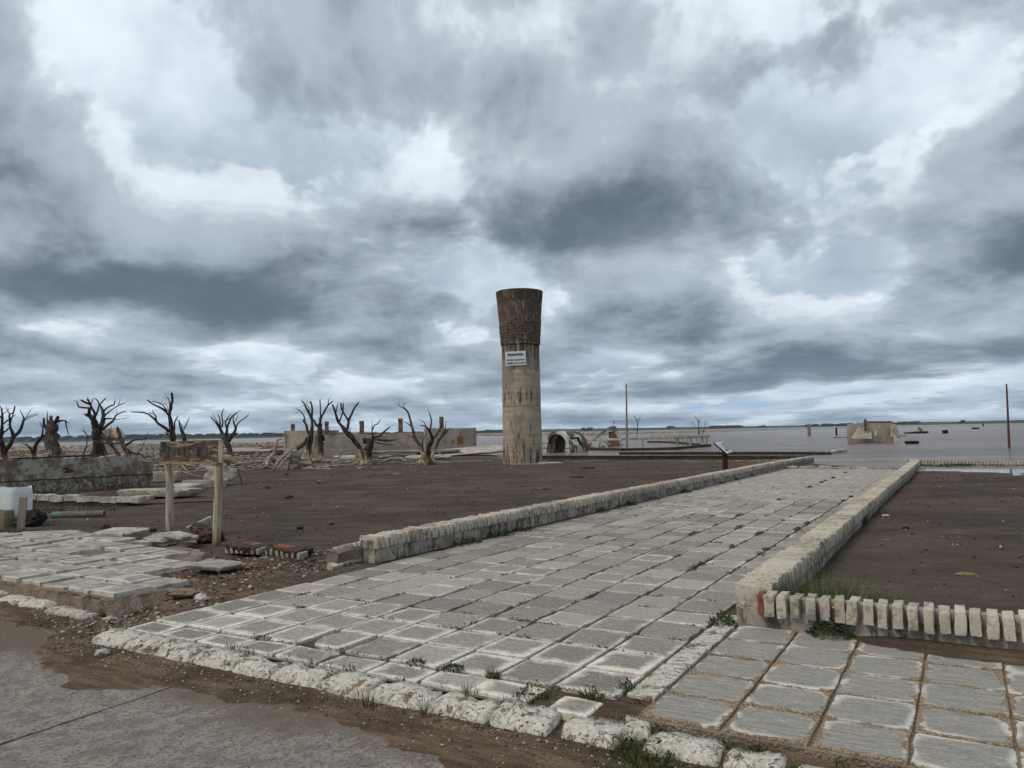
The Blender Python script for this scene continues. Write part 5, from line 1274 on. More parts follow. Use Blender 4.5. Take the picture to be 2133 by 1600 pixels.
# ------------------------------------------------------------------ the rendered wall at left and things around it
WA, WB = G(-420, 1062), G(314, 1014); WPX = -420
def left_wall():
    L = (WB-WA).length; d = (WB-WA).normalized(); nrm = Vector((-d.y, d.x, 0)); n = 110; b = MB(); prof = []
    pts = [(-420, 962), (-60, 957), (0, 957), (60, 957), (120, 955), (175, 956), (205, 954), (214, 950), (235, 949), (255, 951), (278, 957), (303, 965), (309, 975), (314, 985)]
    def px_y(px):
        dx, dy, _ = ray(px, 1000); k = (WA.x*d.y - WA.y*d.x)/(dx*d.y - dy*d.x); return dy*k
    def t_of(px):
        Y = px_y(px); return (Y-WA.y)/(WB.y-WA.y)
    def ztop(t):
        p_ = WA + d*(L*t); cs = [lerp(WPX, 314, i/300) for i in range(301)]; return ztop_px(min(cs, key=lambda c: abs(t_of(c)-t)))
    def ztop_px(px):
        t = (px-WPX)/(314-WPX)
        px = lerp(WPX, 314, t); Y = px_y(px)
        for i in range(len(pts)-1):
            if pts[i][0] <= px <= pts[i+1][0]:
                k = (px-pts[i][0])/(pts[i+1][0]-pts[i][0]); return at(px, lerp(pts[i][1], pts[i+1][1], k), Y).z
        return at(px, pts[-1][1], Y).z
    rows = 7
    for i in range(n+1):
        t = i/n; p = WA + d*(L*t); zt_ = ztop(t) + .03*mnoise.noise(Vector((t*40, 0, 0)))
        for k in range(rows):
            z = lerp(-.25, zt_, k/(rows-1)); off = .025*mnoise.noise(Vector((t*20, z*3, 2)))
            q = p - nrm*(.16+off) ; b.v.append((q.x-WA.x, q.y-WA.y, z))
        for k in range(rows):
            z = lerp(zt_, -.25, k/(rows-1)); q = p + nrm*.16; b.v.append((q.x-WA.x, q.y-WA.y, z))
    R = rows*2
    for i in range(n):
        for k in range(R-1): b.f.append((i*R+k, (i+1)*R+k, (i+1)*R+k+1, i*R+k+1))
    b.f.append(tuple(range(R-1, -1, -1))); b.f.append(tuple(n*R+k for k in range(R)))
    e = empty('ruined_wall', (WA.x, WA.y, 0)); tag(e, 'broken wall of peeling grey render along the left edge', 'wall')
    me = b.mesh('wall_face', M['wallL']); bb = bmesh.new(); bb.from_mesh(me); bmesh.ops.recalc_face_normals(bb, faces=bb.faces[:]); bb.to_mesh(me); bb.free(); link('wall_face', me, e)
    for i, (px, py, w) in enumerate(((133, 976, 9), (140, 979, 12), (136, 983, 12), (147, 981, 7))):
        t = t_of(px); p = WA + d*(L*t); z = at(px, py, p.y).z
        o = link('brick', rough_mesh('brick', (w*.0165, .05, .045), M['wallbrick'], 700+i, 1, .006, 9), e); o.location = Vector((p.x, p.y, z)) - nrm*.165 - e.location; o.rotation_euler = (0, 0, math.atan2(d.y, d.x))
    o = link('top_plank', MB().beam((-1.1, 0, 0), (1.1, 0, .02), .3, .05).mesh('top_plank', M['earth']), e); o.location = Vector((lerp(WA.x, WB.x, t_of(105)), lerp(WA.y, WB.y, t_of(105))+.1, ztop_px(105)+.035)) - e.location; o.rotation_euler = (0, 0, math.atan2(d.y, d.x))
left_wall()
# row of loose pale kerb blocks in front of it, undercut
kr = empty('block_row', G(160, 1050)); tag(kr, 'undercut row of pale weathered blocks in front of the left wall', 'blocks')
A_, B_ = G(40, 1052), G(262, 1054)
pos = 0.0; i = 0; Lr = (B_-A_).length; dr = (B_-A_)/Lr
while pos < Lr:
    L = random.uniform(.35, .75); o = link('block', rough_mesh('block', (L*.97, .28, .13), M['pale'], 800+i, 2, .03, 4), kr); p = A_ + dr*(pos+L/2)
    o.location = Vector((p.x, p.y, p.z+.20-.05*pos/Lr+random.uniform(-.02, .02))) - kr.location; o.rotation_euler = (random.uniform(-.06, .06), random.uniform(-.05, .05), math.atan2(dr.y, dr.x)+random.uniform(-.06, .06)); pos += L; i += 1
o = link('footing', rough_mesh('footing', (Lr*1.02, .22, .30), M['aggregate'], 850, 4, .05, 3), kr); pm = (A_+B_)/2; o.location = Vector((pm.x, pm.y+.10, pm.z)) - kr.location; o.rotation_euler = (0, 0, math.atan2(dr.y, dr.x))
slab_thing(330, 1036, (2.05, 1.0, .20), 'large pale-topped concrete slab left of the sign posts', 111, 'pale', rz=-.12, rx=-.03, dz=.06, cuts=3, amp=.04)
slab_thing(388, 1022, (1.1, .7, .18), 'smaller slab leaning on the large slab, behind the left sign post', 112, 'pale', rz=-.4, rx=.1, dz=.04)
slab_thing(428, 1016, (1.35, .35, .24), 'long pale block between the sign posts', 113, 'pale', rz=.12, dz=.05)
slab_thing(460, 1012, (.95, .30, .75), 'round-topped concrete fragment behind the right sign post', 114, 'concrete', rz=.1, rx=-.15, dz=.0, amp=.12, freq=1.6)
slab_thing(436, 980, (.85, .4, .28), 'pinkish stone lying under the sign board', 115, 'pinkstone', dz=0, amp=.1)
slab_thing(300, 1040, (.5, .3, .12), 'small stone in front of the large slab', 116, 'concrete')
slab_thing(335, 1005, (1.3, .5, .35), 'low pale masonry stub at the end of the left wall', 117, 'concrete', dz=.1)
slab_thing(90, 1122, (1.0, .5, .07), 'thin pale slab at the near left corner of the broken pavement', 118, 'pale', rz=.1, dz=.04)
slab_thing(358, 1140, (.62, .50, .19), 'rounded broken lump of pavement at the foot of the left sign post', 119, 'pale', rz=.05, ry=.05, dz=.05, amp=.05, freq=3)
slab_thing(303, 1142, (.32, .26, .07), 'small flat slab left of the pavement lump', 120, 'pale', dz=.03)
slab_thing(450, 1191, (.52, .40, .055), 'flat grey paving slab lying loose in the rubble', 121, 'tile3', rz=-.35, rx=.03, ry=.05, dz=.06, amp=.008, cuts=2)
slab_thing(388, 1252, (.36, .17, .10), 'ragged lump of concrete beside the washed-out gully', 122, 'aggregate', rz=-.2, dz=.0, amp=.06, freq=6)
slab_thing(252, 1128, (.7, .55, .09), 'broken slab at the tip of the left pavement', 123, 'pale', rz=-.3, rx=.04, dz=.10, amp=.03)
# earth mound between the sign posts
m_ = slab_thing(424, 1130, (.55, .42, .36), 'mound of dark earth and roots between the sign posts', 124, 'earth', dz=-.06, amp=.12, freq=3, name='earth_mound', cat='mound')
slab_thing(416, 1112, (.42, .16, .10), 'pale stone on top of the earth mound', 125, 'pale', rz=.5, ry=-.4, dz=.12, amp=.04, freq=5)

# white plastic tank at the left edge
tk = G(22, 1098); TKY = tk.y; tank = empty('plastic_tank', tk); tag(tank, 'cut-down white plastic tank at the left edge, its lower part blackened', 'tank')
wT, hT = 62*TKY/FOCAL, 70*TKY/FOCAL
b = MB(); seg = 40; prof = [(.0, .80), (.05, .90), (.16, .985), (.30, 1.0), (.62, 1.0), (.70, .985), (.78, 1.0), (.95, .975), (1.0, .955), (1.0, .925), (.9, .93), (.3, .95)]
for i, (h, r) in enumerate(prof):
    for s in range(seg):
        a = 2*math.pi*s/seg; ca, sa = math.cos(a), math.sin(a); e_ = .34
        x = math.copysign(abs(ca)**e_, ca)*r*wT*.62; y = math.copysign(abs(sa)**e_, sa)*r*wT*.55
        z = h*hT - (.05*hT*(.5+.5*math.sin(a*5))*(1 if i in (7, 8, 9) else 0)) + .10
        b.v.append((x, y, z))
for i in range(len(prof)-1):
    for s in range(seg): b.f.append((i*seg+s, i*seg+(s+1) % seg, (i+1)*seg+(s+1) % seg, (i+1)*seg+s))
b.f.append(tuple(range(seg-1, -1, -1)))
o = b.build('tank_body', M['plastic'], tank, smooth=True); o.location = at(14, 1098, TKY+.3) - tk; o.location.z = 0
o.data.set_sharp_from_angle(angle=math.radians(50))
st_ = G(43, 1106); stake = MB(); h_ = (1106-1037)*st_.y/FOCAL
stake.box((0, 0, h_/2-.05), (13*st_.y/FOCAL, .05, h_+.1), 0, .004).box((0.002, -.027, h_*.78), (.02, .006, .02))
o = stake.build('wooden_stake', M['plank'], None, loc=st_, rot=(0, .06, .2)); tag(o, 'short square wooden stake in front of the white tank', 'stake')
slab_thing(66, 1096, (.42, .35, .30), 'charred root lump beside the white tank', 126, 'dark', dz=.03, amp=.10, freq=5, name='charred_lump', cat='lump', group='')
slab_thing(2, 1100, (.34, .3, .34), 'small block of brick and mortar at the left edge before the tank', 127, 'aggregate', dz=.05, amp=.03, freq=4)
# green pipe
pa, pb = G(109, 1080), G(217, 1077); d = pb-pa; Lp = d.length; rp = 7.2*pa.y/FOCAL
pp = MB(); seg = 18
for i, x in enumerate((0, .001, Lp-.001, Lp)):
    for s in range(seg):
        a = 2*math.pi*s/seg; r = rp if i in (1, 2) else rp*.78; pp.v.append((x, r*math.cos(a), r*math.sin(a)))
for i in range(3):
    for s in range(seg): pp.f.append((i*seg+s, i*seg+(s+1) % seg, (i+1)*seg+(s+1) % seg, (i+1)*seg+s))
for i, x in ((0, .25), (3, Lp-.25)):
    o0 = len(pp.v)
    for s in range(seg): a = 2*math.pi*s/seg; pp.v.append((x, rp*.78*math.cos(a), rp*.78*math.sin(a)))
    for s in range(seg): pp.f.append((i*seg+s, i*seg+(s+1) % seg, o0+(s+1) % seg, o0+s))
    pp.f.append(tuple(o0+s for s in range(seg)))
o = pp.build('pipe', M['pipe'], None, smooth=True, loc=pa+Vector((0, 0, rp*.9)), rot=(0, 0, math.atan2(d.y, d.x))); o.data.set_sharp_from_angle(angle=math.radians(40)); tag(o, 'mottled green pipe lying on the dark sand', 'pipe')
# dark board half buried, long thin rod
pa, pb = G(215, 1056), G(455, 1046)
o = MB().beam((0, 0, 0), pb-pa, .16, .05).build('buried_board', M['rust'], None, loc=pa+Vector((0, 0, .02))); tag(o, 'long dark board half sunk in the sand behind the sign', 'board')
pa, pb = G(506, 1011), at(494, 970, G(506, 1011).y)
o = MB().tube([(0, 0, -.1), pb-pa], [.018, .013], 6).build('thin_rod', M['dark'], None, loc=pa); tag(o, 'thin dark rod stuck upright in the sand right of the sign', 'rod')

# ------------------------------------------------------------------ wooden sign frame
sl, sr = G(354, 1119), G(449, 1137)
sf = empty('sign_frame', sl); tag(sf, 'wooden sign frame: weathered rusty board on two peeled log posts', 'sign')
def log_post(g, pxs, wpx, seed):
    pts = []; rad = []
    for px, py in pxs:
        p = at(px, py, g.y); pts.append(p-sl); rad.append(wpx*g.y/FOCAL/2)
    pts[0].z -= .25
    pp, rd = catmull(list(zip(pts, rad)), .10); return MB().tube(pp, rd, 12, gnarl=.09, seed=seed).build('post', M['post'], sf, smooth=True)
log_post(sl, [(355, 1119), (353, 1060), (354, 1000), (350, 955), (350, 928)], 15.5, 1)
log_post(sr, [(450, 1137), (453, 1060), (456, 1000), (457, 950), (457, 918)], 16.5, 2)
tl, tr, bl_, br_ = at(336, 920, sl.y-.10), at(457, 916.5, sr.y-.10), at(336, 962, sl.y-.10), at(457, 963, sr.y-.10)
ax = (tr-tl); Lb = ax.length; ang = math.atan2(ax.y, ax.x); Hb = (tl.z-bl_.z)
brd = empty('t'); bpy.data.objects.remove(brd)
nb = 3
for i in range(nb):
    h = Hb/nb; m_b = rough_mesh('board', (Lb, .035, h*.985), M['rustboard'], 900+i, 3, .006, 6)
    o = link('board', m_b, sf); mid = (tl+tr)/2; slope = math.atan2(tr.z-tl.z, math.hypot(ax.x, ax.y))
    o.location = Vector((mid.x, mid.y, mid.z - h*(i+.5))) - sl; o.rotation_euler = (0, -slope, ang)
    if i == 1: main_board = o
# raised, half-legible slats of the lost lettering
nrm = Vector((ax.y, -ax.x, 0)).normalized()
for (f0, f1) in ((.10, .30), (.34, .54), (.62, .84)):
    x = f0
    while x < f1:
        t = MB().box((0, 0, 0), (.009, .012, Hb*random.uniform(.40, .52)), 0, .002); o = t.build('slat', M['grey_metal'] if random.random() < .75 else M['rust'], sf)
        p = tl + ax*x + nrm*.022; o.location = Vector((p.x, p.y, p.z - Hb*random.uniform(.46, .52))) - sl; o.rotation_euler = (0, random.uniform(-.02, .02), ang); o.parent = main_board; o.matrix_parent_inverse = main_board.matrix_basis.inverted(); x += .0185
o = link('bottom_rail', MB().beam((0, 0, 0), (br_-bl_), .05, .03).mesh('bottom_rail', M['plank']), sf); o.location = bl_ - sl + nrm*.012 + Vector((0, 0, -.01))
o = link('side_plank', rough_mesh('side_plank', (.055, .05, Hb*1.04), M['post'], 905, 2, .004, 6), sf); p = at(460.5, 940, sr.y-.12); o.location = p - sl

# ------------------------------------------------------------------ information stand by the left wall
ig = G(1511, 984); IY = ig.y; stand = empty('information_stand', ig); tag(stand, 'information stand with a slanted white panel on dark red posts', 'information stand')
ki = IY/FOCAL
for dx in (-2.6, 3.0):
    MB().box((dx*ki, 0, 22*ki), (4.6*ki, .09, 50*ki)).build('post', M['maroon'], stand)
cn = [at(1488, 923, IY-.05), at(1504, 920, IY+.42), at(1527.5, 941.5, IY+.25), at(1514.5, 945.5, IY-.22)]
nrm_ = (cn[1]-cn[0]).cross(cn[3]-cn[0]).normalized(); nrm_ = nrm_ if nrm_.z > 0 else -nrm_
def panel(cs, lift, thick):
    b = MB(); b.v += [tuple(c - ig + nrm_*lift) for c in cs] + [tuple(c - ig + nrm_*(lift-thick)) for c in cs]
    b.f += [(0, 1, 2, 3), (7, 6, 5, 4)] + [(i, 4+i, 4+(i+1) % 4, (i+1) % 4) for i in range(4)]; return b
def quad(s0, s1, t0, t1):
    f = lambda s, t: cn[0]*(1-s)*(1-t) + cn[1]*s*(1-t) + cn[2]*s*t + cn[3]*(1-s)*t
    return [f(s0, t0), f(s1, t0), f(s1, t1), f(s0, t1)]
panel(cn, 0, .05).build('panel_back', M['black'], stand)
pf = panel(quad(.03, .97, .02, .98), .006, .004).build('panel_face', M['white_panel'], stand)
panel(quad(.55, .93, .12, .80), .010, .003).build('printed_picture', M['photo_panel'], pf)
for i in range(9): panel(quad(.12, .46, .16+.075*i, .185+.075*i), .010, .003).build('text_line', M['photo_panel'], pf)
for i in range(3): panel(quad(.35+.2*i, .46+.2*i, .87, .93), .010, .003).build('logo_mark', M['ink'], pf)

# ------------------------------------------------------------------ pool ruins in the shallows: tunnel, slide, railing, pole
ag = Wp(1165, 943); AY = ag.y; ka = AY/FOCAL
arch = empty('pool_tunnel', ag); tag(arch, 'barrel-vaulted concrete tunnel with flaking pale paint, right of the tower', 'tunnel')
R, Hh, TH_, D = 31*ka, 46*ka, .22, 3.2
b = MB(); n = 22
def aprof(r, h): return [(math.cos(math.pi*i/n)*r, max(-.3, math.sin(math.pi*i/n)**.85*h - .05)) for i in range(n+1)]
po, pi_ = aprof(R, Hh), aprof(R-TH_, Hh-TH_); rows = 7
for pr in (po, pi_):
    for j in range(rows):
        for (x, z) in pr: b.v.append((x, D*j/(rows-1), z + .03*mnoise.noise(Vector((x, j*.6, z)))))
N1 = n+1; off = rows*N1
for j in range(rows-1):
    for i in range(n):
        if 2 <= i <= 4 and j in (1, 2, 3): continue                      # hole broken through the near side
        b.f.append((j*N1+i, j*N1+i+1, (j+1)*N1+i+1, (j+1)*N1+i)); b.f.append((off+j*N1+i, off+(j+1)*N1+i, off+(j+1)*N1+i+1, off+j*N1+i+1))
for j in (0, rows-1):
    for i in range(n): b.f.append((j*N1+i, off+j*N1+i, off+j*N1+i+1, j*N1+i+1))
o = b.build('vault', M['arch'], arch, smooth=True); o.location = Vector((at(1160, 940, AY).x, AY, WATER_Z)) - ag; o.rotation_euler = (0, 0, -.55); o.data.set_sharp_from_angle(angle=math.radians(45))
for (px, y0, y1) in ((1127, 924, 942), (1157, 922, 943), (1187, 922, 942)):
    p = at(px, y1, AY-2.2); MB().beam((0, 0, -.2), (0, 0, (y1-y0)*ka), .05).build('rail_post', M['dark'], arch).location = p - ag
for y in (923, 934): 
    p, q = at(1112, y+.5, AY-2.2), at(1188, y, AY-2.2); MB().beam((0, 0, 0), q-p, .045).build('rail', M['dark'], arch).location = p - ag
# slide
sg = Wp(1278, 930); SY = sg.y+2; ks = SY/FOCAL
slide = empty('pool_slide', (at(1278, 930, SY).x, SY, WATER_Z)); tag(slide, 'old concrete pool slide with a stepped brick back', 'slide')
S0 = slide.location
pth = [(1231, 921), (1238, 914), (1252, 901), (1266, 890), (1274, 886.5), (1283, 887)]
b = MB(); wS = 1.1
for i, (px, py) in enumerate(pth):
    p = at(px, py, SY) - S0
    for dy, dz in ((0, 0), (0, .28), (.08, .28), (.08, .06), (wS, .06), (wS, .28), (wS+.08, .28), (wS+.08, 0)): b.v.append((p.x, p.y+dy-.2, p.z+dz-.35))
for i in range(len(pth)-1):
    for k in range(8): b.f.append((i*8+k, i*8+(k+1) % 8, (i+1)*8+(k+1) % 8, (i+1)*8+k))
b.f.append(tuple(range(8))); b.f.append(tuple((len(pth)-1)*8+k for k in range(7, -1, -1)))
b.build('chute', M['slide'], slide)
c0, c1 = at(1271, 934, SY)-S0, at(1289, 900, SY)-S0
b = MB(); zt0 = (at(1275, 899, SY)-S0).z; x0, x1, x2 = c0.x, (at(1281, 900, SY)-S0).x, (at(1291, 930, SY)-S0).x
b.v += [(x, y, z) for y in (0, 1.0) for (x, z) in ((x0, -.3), (x2, -.3), (x2, .25), (x1, zt0), (x0, zt0))]; b.f += [(0, 1, 2, 3, 4), (9, 8, 7, 6, 5)] + [(i, 5+i, 5+(i+1) % 5, (i+1) % 5) for i in range(5)]
b.build('support', M['oldbrick'], slide)
for i in range(8):
    t = i/7; p = at(lerp(1281, 1295, t), lerp(893, 926, t), SY) - S0
    MB().box((p.x, .5, p.z), (.34, 1.1, .16), 0, .03).build('step', M['concrete'], slide)
# pole
def pole(px0, py0, px1, py1, w0, w1, label, m, g=None):
    g = g or Wp(px0, py0); top = at(px1, py1, g.y)
    pp, rd = catmull([(Vector((0, 0, -.6)), w0*g.y/FOCAL/2), (Vector((0, 0, 0)), w0*g.y/FOCAL/2), ((top-g)*.5, (w0+w1)/2*g.y/FOCAL/2), (top-g, w1*g.y/FOCAL/2)], .5)
    o = MB().tube(pp, rd, 8, gnarl=.05, seed=px0).build('utility_pole', M[m], None, smooth=True, loc=g); tag(o, label, 'pole', 'poles standing in the lake'); return o
pole(1306, 936, 1304.5, 799, 5.0, 2.8, 'tall thin weathered pole in the water behind the pool railing', 'plank', Wp(1306, 932))
pole(2102.5, 933, 2096.5, 800, 5.2, 3.0, 'leaning dark rusty pole in the lake at the right edge', 'rust')
# concrete railing round the pool
def railing(pts, label, posts, m='pale', h=.95):
    P = [Wp(*p) for p in pts]; e = empty('pool_railing', P[0]); tag(e, label, 'railing', 'railings of the drowned pool')
    for i in range(len(P)-1):
        a, c = P[i], P[i+1]; L = (c-a).length; n = max(1, int(L/3.2)); miss = random.Random(i+len(pts))
        for k in range(n):
            q0, q1 = a.lerp(c, k/n), a.lerp(c, (k+.97)/n)
            if miss.random() > .08: MB().beam(q0-P[0]+Vector((0, 0, h)), q1-P[0]+Vector((0, 0, h+miss.uniform(-.02, .02))), .20, .17).build('top_rail', M[m if miss.random() < .55 else 'concrete'], e)
            MB().beam(q0-P[0]+Vector((0, 0, .06)), q1-P[0]+Vector((0, 0, .06)), .45, .28).build('kerb_beam', M['wetbrick'], e)
        for k in range(n+posts):
            q = a.lerp(c, (k+.4)/(n+posts)); MB().box(q-P[0]+Vector((0, 0, h*.5)), (.16, .16, h), 0, .01).build('post', M[m], e)
railing([(1190, 937), (1300, 939), (1400, 937), (1477, 930)], 'concrete railing of the drowned pool, the side nearest the sand', 0)
railing([(1477, 930), (1395, 922.5), (1350, 922)], 'concrete railing of the drowned pool, the side turning back at the right', 2)
railing([(1200, 921), (1262, 921)], 'dark far railing of the drowned pool behind the tunnel', 0, 'concrete')
o = MB().box((0, 0, .3), (4.5, .5, .6), 0, .05).build('low_wall_block', M['arch'], None, loc=Wp(1228, 932)); tag(o, 'low painted block of wall beside the tunnel', 'wall block')

# ------------------------------------------------------------------ ruins out in the lake, right
bg_ = Wp(1822, 913); BY = 74.0; kb = BY/FOCAL
bunk = empty('lake_ruin', (at(1822, 912, BY).x, BY, WATER_Z)); tag(bunk, 'roofless concrete ruin standing in the lake with a slab leaning on it', 'building'); B0 = bunk.location
def bw(name, px0, px1, y0, Y0, Y1, th, m='ruin', holes=(), seed=1, jag=.05, top=None): return wall_block(name, px0, px1, y0, 915, Y0, Y1, th, m, bunk, holes, base=WATER_Z-.4, jag=jag, seed=seed, top=top)
bw('wall', 1771, 1803, 882.5, BY+.2, BY, .25, seed=21); bw('wall', 1803, 1860, 881, BY, BY-.3, .25, seed=22, top=880.5)
bw('side_wall', 1771, 1790, 884, BY+.3, BY+4, .25, seed=23); bw('rear_wall', 1788, 1862, 880, BY+4, BY+4, .25, seed=24, jag=.3)
b = MB(); a0, a1, a2, a3 = at(1774, 914, BY-1.5), at(1790, 889, BY-.2), at(1813, 897, BY-.2), at(1816, 914, BY-1.2)
b.v += [tuple(q - B0 + Vector((0, dy, 0))) for dy in (-.12, .14) for q in (a0, a1, a2, a3)]; b.f += [(0, 3, 2, 1), (4, 5, 6, 7)] + [(i, (i+1) % 4, 4+(i+1) % 4, 4+i) for i in range(4)]
b.build('leaning_slab', M['concrete'], bunk)
for i, (x0, y0, x1, y1, w) in enumerate(((1802.5, 874.5, 1803, 896, .22), (1858, 884, 1871, 911, .25), (1862, 884, 1874, 911, .2), (1858, 887, 1858, 911, .2), (1824, 898, 1824, 910, .16))):
    p, q = at(x0, y0, BY-.3), at(x1, y1, BY-.8); MB().beam(Vector((0, 0, 0)), q-p, w).build('fallen_beam', M['concrete'] if i else M['rust'], bunk).location = p - B0
MB().beam((0, 0, 0), at(1855, 879, BY+2)-at(1800, 879.5, BY+2), .3, .15).build('roof_remnant', M['rust'], bunk).location = at(1800, 879.5, BY+2) - B0
for i, (px, py, sz, lab, m, rx, nm) in enumerate([
    (1908, 903, (4.0, 2.2, .35), 'dark flat slab tilted out of the lake beside the ruin', 'dark', .0, 'tilted_slab'),
    (1755, 912, (2.4, 1.0, .2), 'thin slab awash at the left foot of the lake ruin', 'concrete', .0, 'awash_slab'),
    (1878, 909, (1.0, .8, .3), 'small block awash at the right foot of the lake ruin', 'concrete', .0, 'awash_block'),
    (1899, 925, (1.0, .5, .30), 'tuft-topped dark lump in the water beyond the walkway', 'dark', .0, 'lump'),
    (1969, 903, (.75, .6, .7), 'small dark round lump in the lake right of the ruin', 'dark', .0, 'lump'),
    (2032, 894, (1.6, .8, .5), 'dark box-like block far out in the lake', 'dark', .0, 'block'),
    (1686, 908, (.55, .4, 2.4), 'short pale post in the lake left of the ruin', 'plank', .0, 'stub_post'),
    (1742.5, 907, (.25, .25, 1.6), 'thin dark stub nearest the left side of the lake ruin', 'dark', .0, 'stub_post'),
    (2048, 888, (.6, .4, 1.4), 'tiny dark post far out near the rubble line', 'dark', .0, 'stub_post'),
    (1748, 943, (2.8, .35, .22), 'loose brick kerb piece awash beyond the walkway end', 'brick', .0, 'awash_kerb')]):
    slab_thing(px, py, sz, lab, 140+i, m, name=nm, cat='debris', group='debris standing in the lake', wet=True, amp=.04, rz=(.35 if i == 0 else (.9 if i == 9 else 0)), ry=(-.05 if i == 0 else 0), dz=0)
p, q = at(1913, 891, 80), at(1922, 899, 80); o = MB().beam((0, 0, 0), q-p, .22).build('slanting_beam', M['plank'], None, loc=p); tag(o, 'slanting beam rising from the dark tilted slab', 'beam')

# ------------------------------------------------------------------ far left: small house ruin, low walls, rubble shore
hy = 100.0; hb_ = at(232, 934, hy); house = empty('house_ruin', (hb_.x, hy, 0)); tag(house, 'small ruined house with a steep tiled roof end behind the large pollard', 'building'); H0 = house.location
def hw(px0, px1, y0, m='ruin', holes=(), dy=0.0, name='wall'): return wall_block(name, px0, px1, y0, 940, hy+dy, hy+dy, .4, m, house, holes, base=-.4, jag=.05, seed=px0)
hw(216, 256, 911, holes=[(232, 240, 914, 922)])
b = MB(); q = [at(218, 912, hy-.3), at(222, 893, hy+2), at(243, 891, hy+2), at(255, 911, hy-.3)]
b.v += [tuple(p - H0 + Vector((0, dy, dz))) for dy, dz in ((0, 0), (.2, -.3)) for p in q]; b.f += [(0, 3, 2, 1), (4, 5, 6, 7)] + [(i, (i+1) % 4, 4+(i+1) % 4, 4+i) for i in range(4)]
b.build('roof', M['rubble'], house)
for p0, p1 in (((214, 914), (220, 895)), ((244, 891), (259, 912))): MB().beam((0, 0, 0), at(*p1, hy-.4)-at(*p0, hy-.4), .5, .3).build('gable_edge', M['pale'], house).location = at(*p0, hy-.4) - H0
for i, (x0, x1, ya, yb, Y, lab, m) in enumerate([(275, 306, 921, 929, 92, 'small pale turquoise-roofed remnant beside the house ruin', 'white_panel'), (262, 338, 924, 944, 78, 'low grey foundation wall behind the fallen branches', 'concrete'), (140, 195, 938, 952, 70, 'low pale foundation frame behind the large pollard', 'pale'), (290, 345, 932, 950, 70, 'ladder-like concrete frame left of the sign board', 'concrete')]):
    e = empty('foundation_wall', (at((x0+x1)/2, yb, Y).x, Y, 0)); tag(e, lab, 'wall')
    if i in (2, 3):
        for yy in (ya, (ya+yb)/2): MB().beam((0, 0, 0), at(x1, yy, Y)-at(x0, yy, Y), .3, .18).build('rail', M[m], e).location = at(x0, yy, Y) - e.location
        for k in range(5):
            px = lerp(x0+2, x1-2, k/4); p = at(px, ya, Y); MB().box((0, 0, -.5), (.2, .2, 1.1), 0, .02).build('post', M[m], e).location = p - e.location
    else: wall_block('wall', x0, x1, ya, yb, Y, Y, .4, m, e, base=-.3, jag=.08, seed=50+i)
def rubble_bank():
    b = MB(); r = random.Random(12)
    path = [(-40, 938, 10), (120, 935, 10), (330, 930, 9), (480, 928, 9), (590, 925.5, 9), (760, 917, 6), (1000, 906.5, 5), (1200, 905, 5), (1400, 901, 4.2), (1500, 898, 3.5), (1650, 893.5, 2.6), (1800, 891, 2), (2000, 887.5, 1.6), (2160, 885, 1.5)]
    k = 0
    for i in range(len(path)-1):
        (xa, ya, ta), (xb, yb, tb_) = path[i], path[i+1]; n = int((xb-xa)*3.0)
        for j in range(n):
            t = r.random(); px = lerp(xa, xb, t); th = lerp(ta, tb_, t); py = lerp(ya, yb, t) + r.uniform(-.35, .5)*th
            hz = 900 - .0197*(px-1066); py = max(py, hz+3.2); p = Wp(px, py); s = th*p.y/FOCAL*r.uniform(.18, .62)
            b.rock((p.x, p.y, WATER_Z + s*.2), (s*r.uniform(.9, 2.2), s*1.2, s), k, div=1); k += 1
    return b.mesh('rubble', M['rubble'])
tag(link('rubble', rubble_bank()), 'bank of broken masonry strung across the lake before the far shore', 'rubble', kind='stuff')
def low_debris():
    b = MB(); r = random.Random(44); k = 0
    for _ in range(620):
        px = r.uniform(-20, 640); py = r.uniform(931, 958) if px < 340 else r.uniform(934, 955); p = G(px, py); s = r.uniform(.12, .55)
        b.rock((p.x, p.y, p.z+s*.1), (s*r.uniform(1, 2.6), s, s*.6), 5000+k, div=1); k += 1
    return b.mesh('debris', M['rubble'])
tag(link('debris', low_debris()), 'scattered broken masonry on the ground behind the trees', 'debris', kind='stuff')

# ------------------------------------------------------------------ fallen pieces of the left wall
wf = empty('wall_fragment', G(715, 1190)); tag(wf, 'toppled piece of wall with a row of white bricks, beside the left wall end', 'wall fragment'); W0 = wf.location
fa, fb = G(684, 1186), G(768, 1166); fd = (fb-fa); fL = fd.length; fang = math.atan2(fd.y, fd.x)
o = link('wall_core', rough_mesh('wall_core', (fL*.95, .20, .20), M['aggregate'], 951, 3, .04, 6), wf); mid = (fa+fb)/2; o.location = Vector((mid.x, mid.y+.12, mid.z+.08)) - W0; o.rotation_euler = (.12, .02, fang)
o = link('fallen_skin', rough_mesh('fallen_skin', (fL*.9, .10, .07), M['kerb'], 952, 3, .02, 6), wf); o.location = Vector((mid.x-.02, mid.y-.05, mid.z+.02)) - W0; o.rotation_euler = (.3, -.02, fang+.12)
for i in range(6):
    t = .22 + .13*i; p = fa.lerp(fb, t)
    o = link('brick', rough_mesh('brick', (.065, .17, .065), M['brick'], 960+i, 1, .007, 9, bevel=.012), wf); o.location = Vector((p.x, p.y+.14, p.z+.205)) - W0; o.rotation_euler = (-.22, .05, fang+.35+random.gauss(0, .04))
for i, (px, py) in enumerate(((690, 1180), (700, 1168))):
    o = link('red_brick', rough_mesh('red_brick', (.10, .07, .06), M['redbrick'], 970+i, 1, .014, 9), wf); o.location = G(px, py) + Vector((0, -.02, .05)) - W0; o.rotation_euler = (.3*i, .2, .8*i)
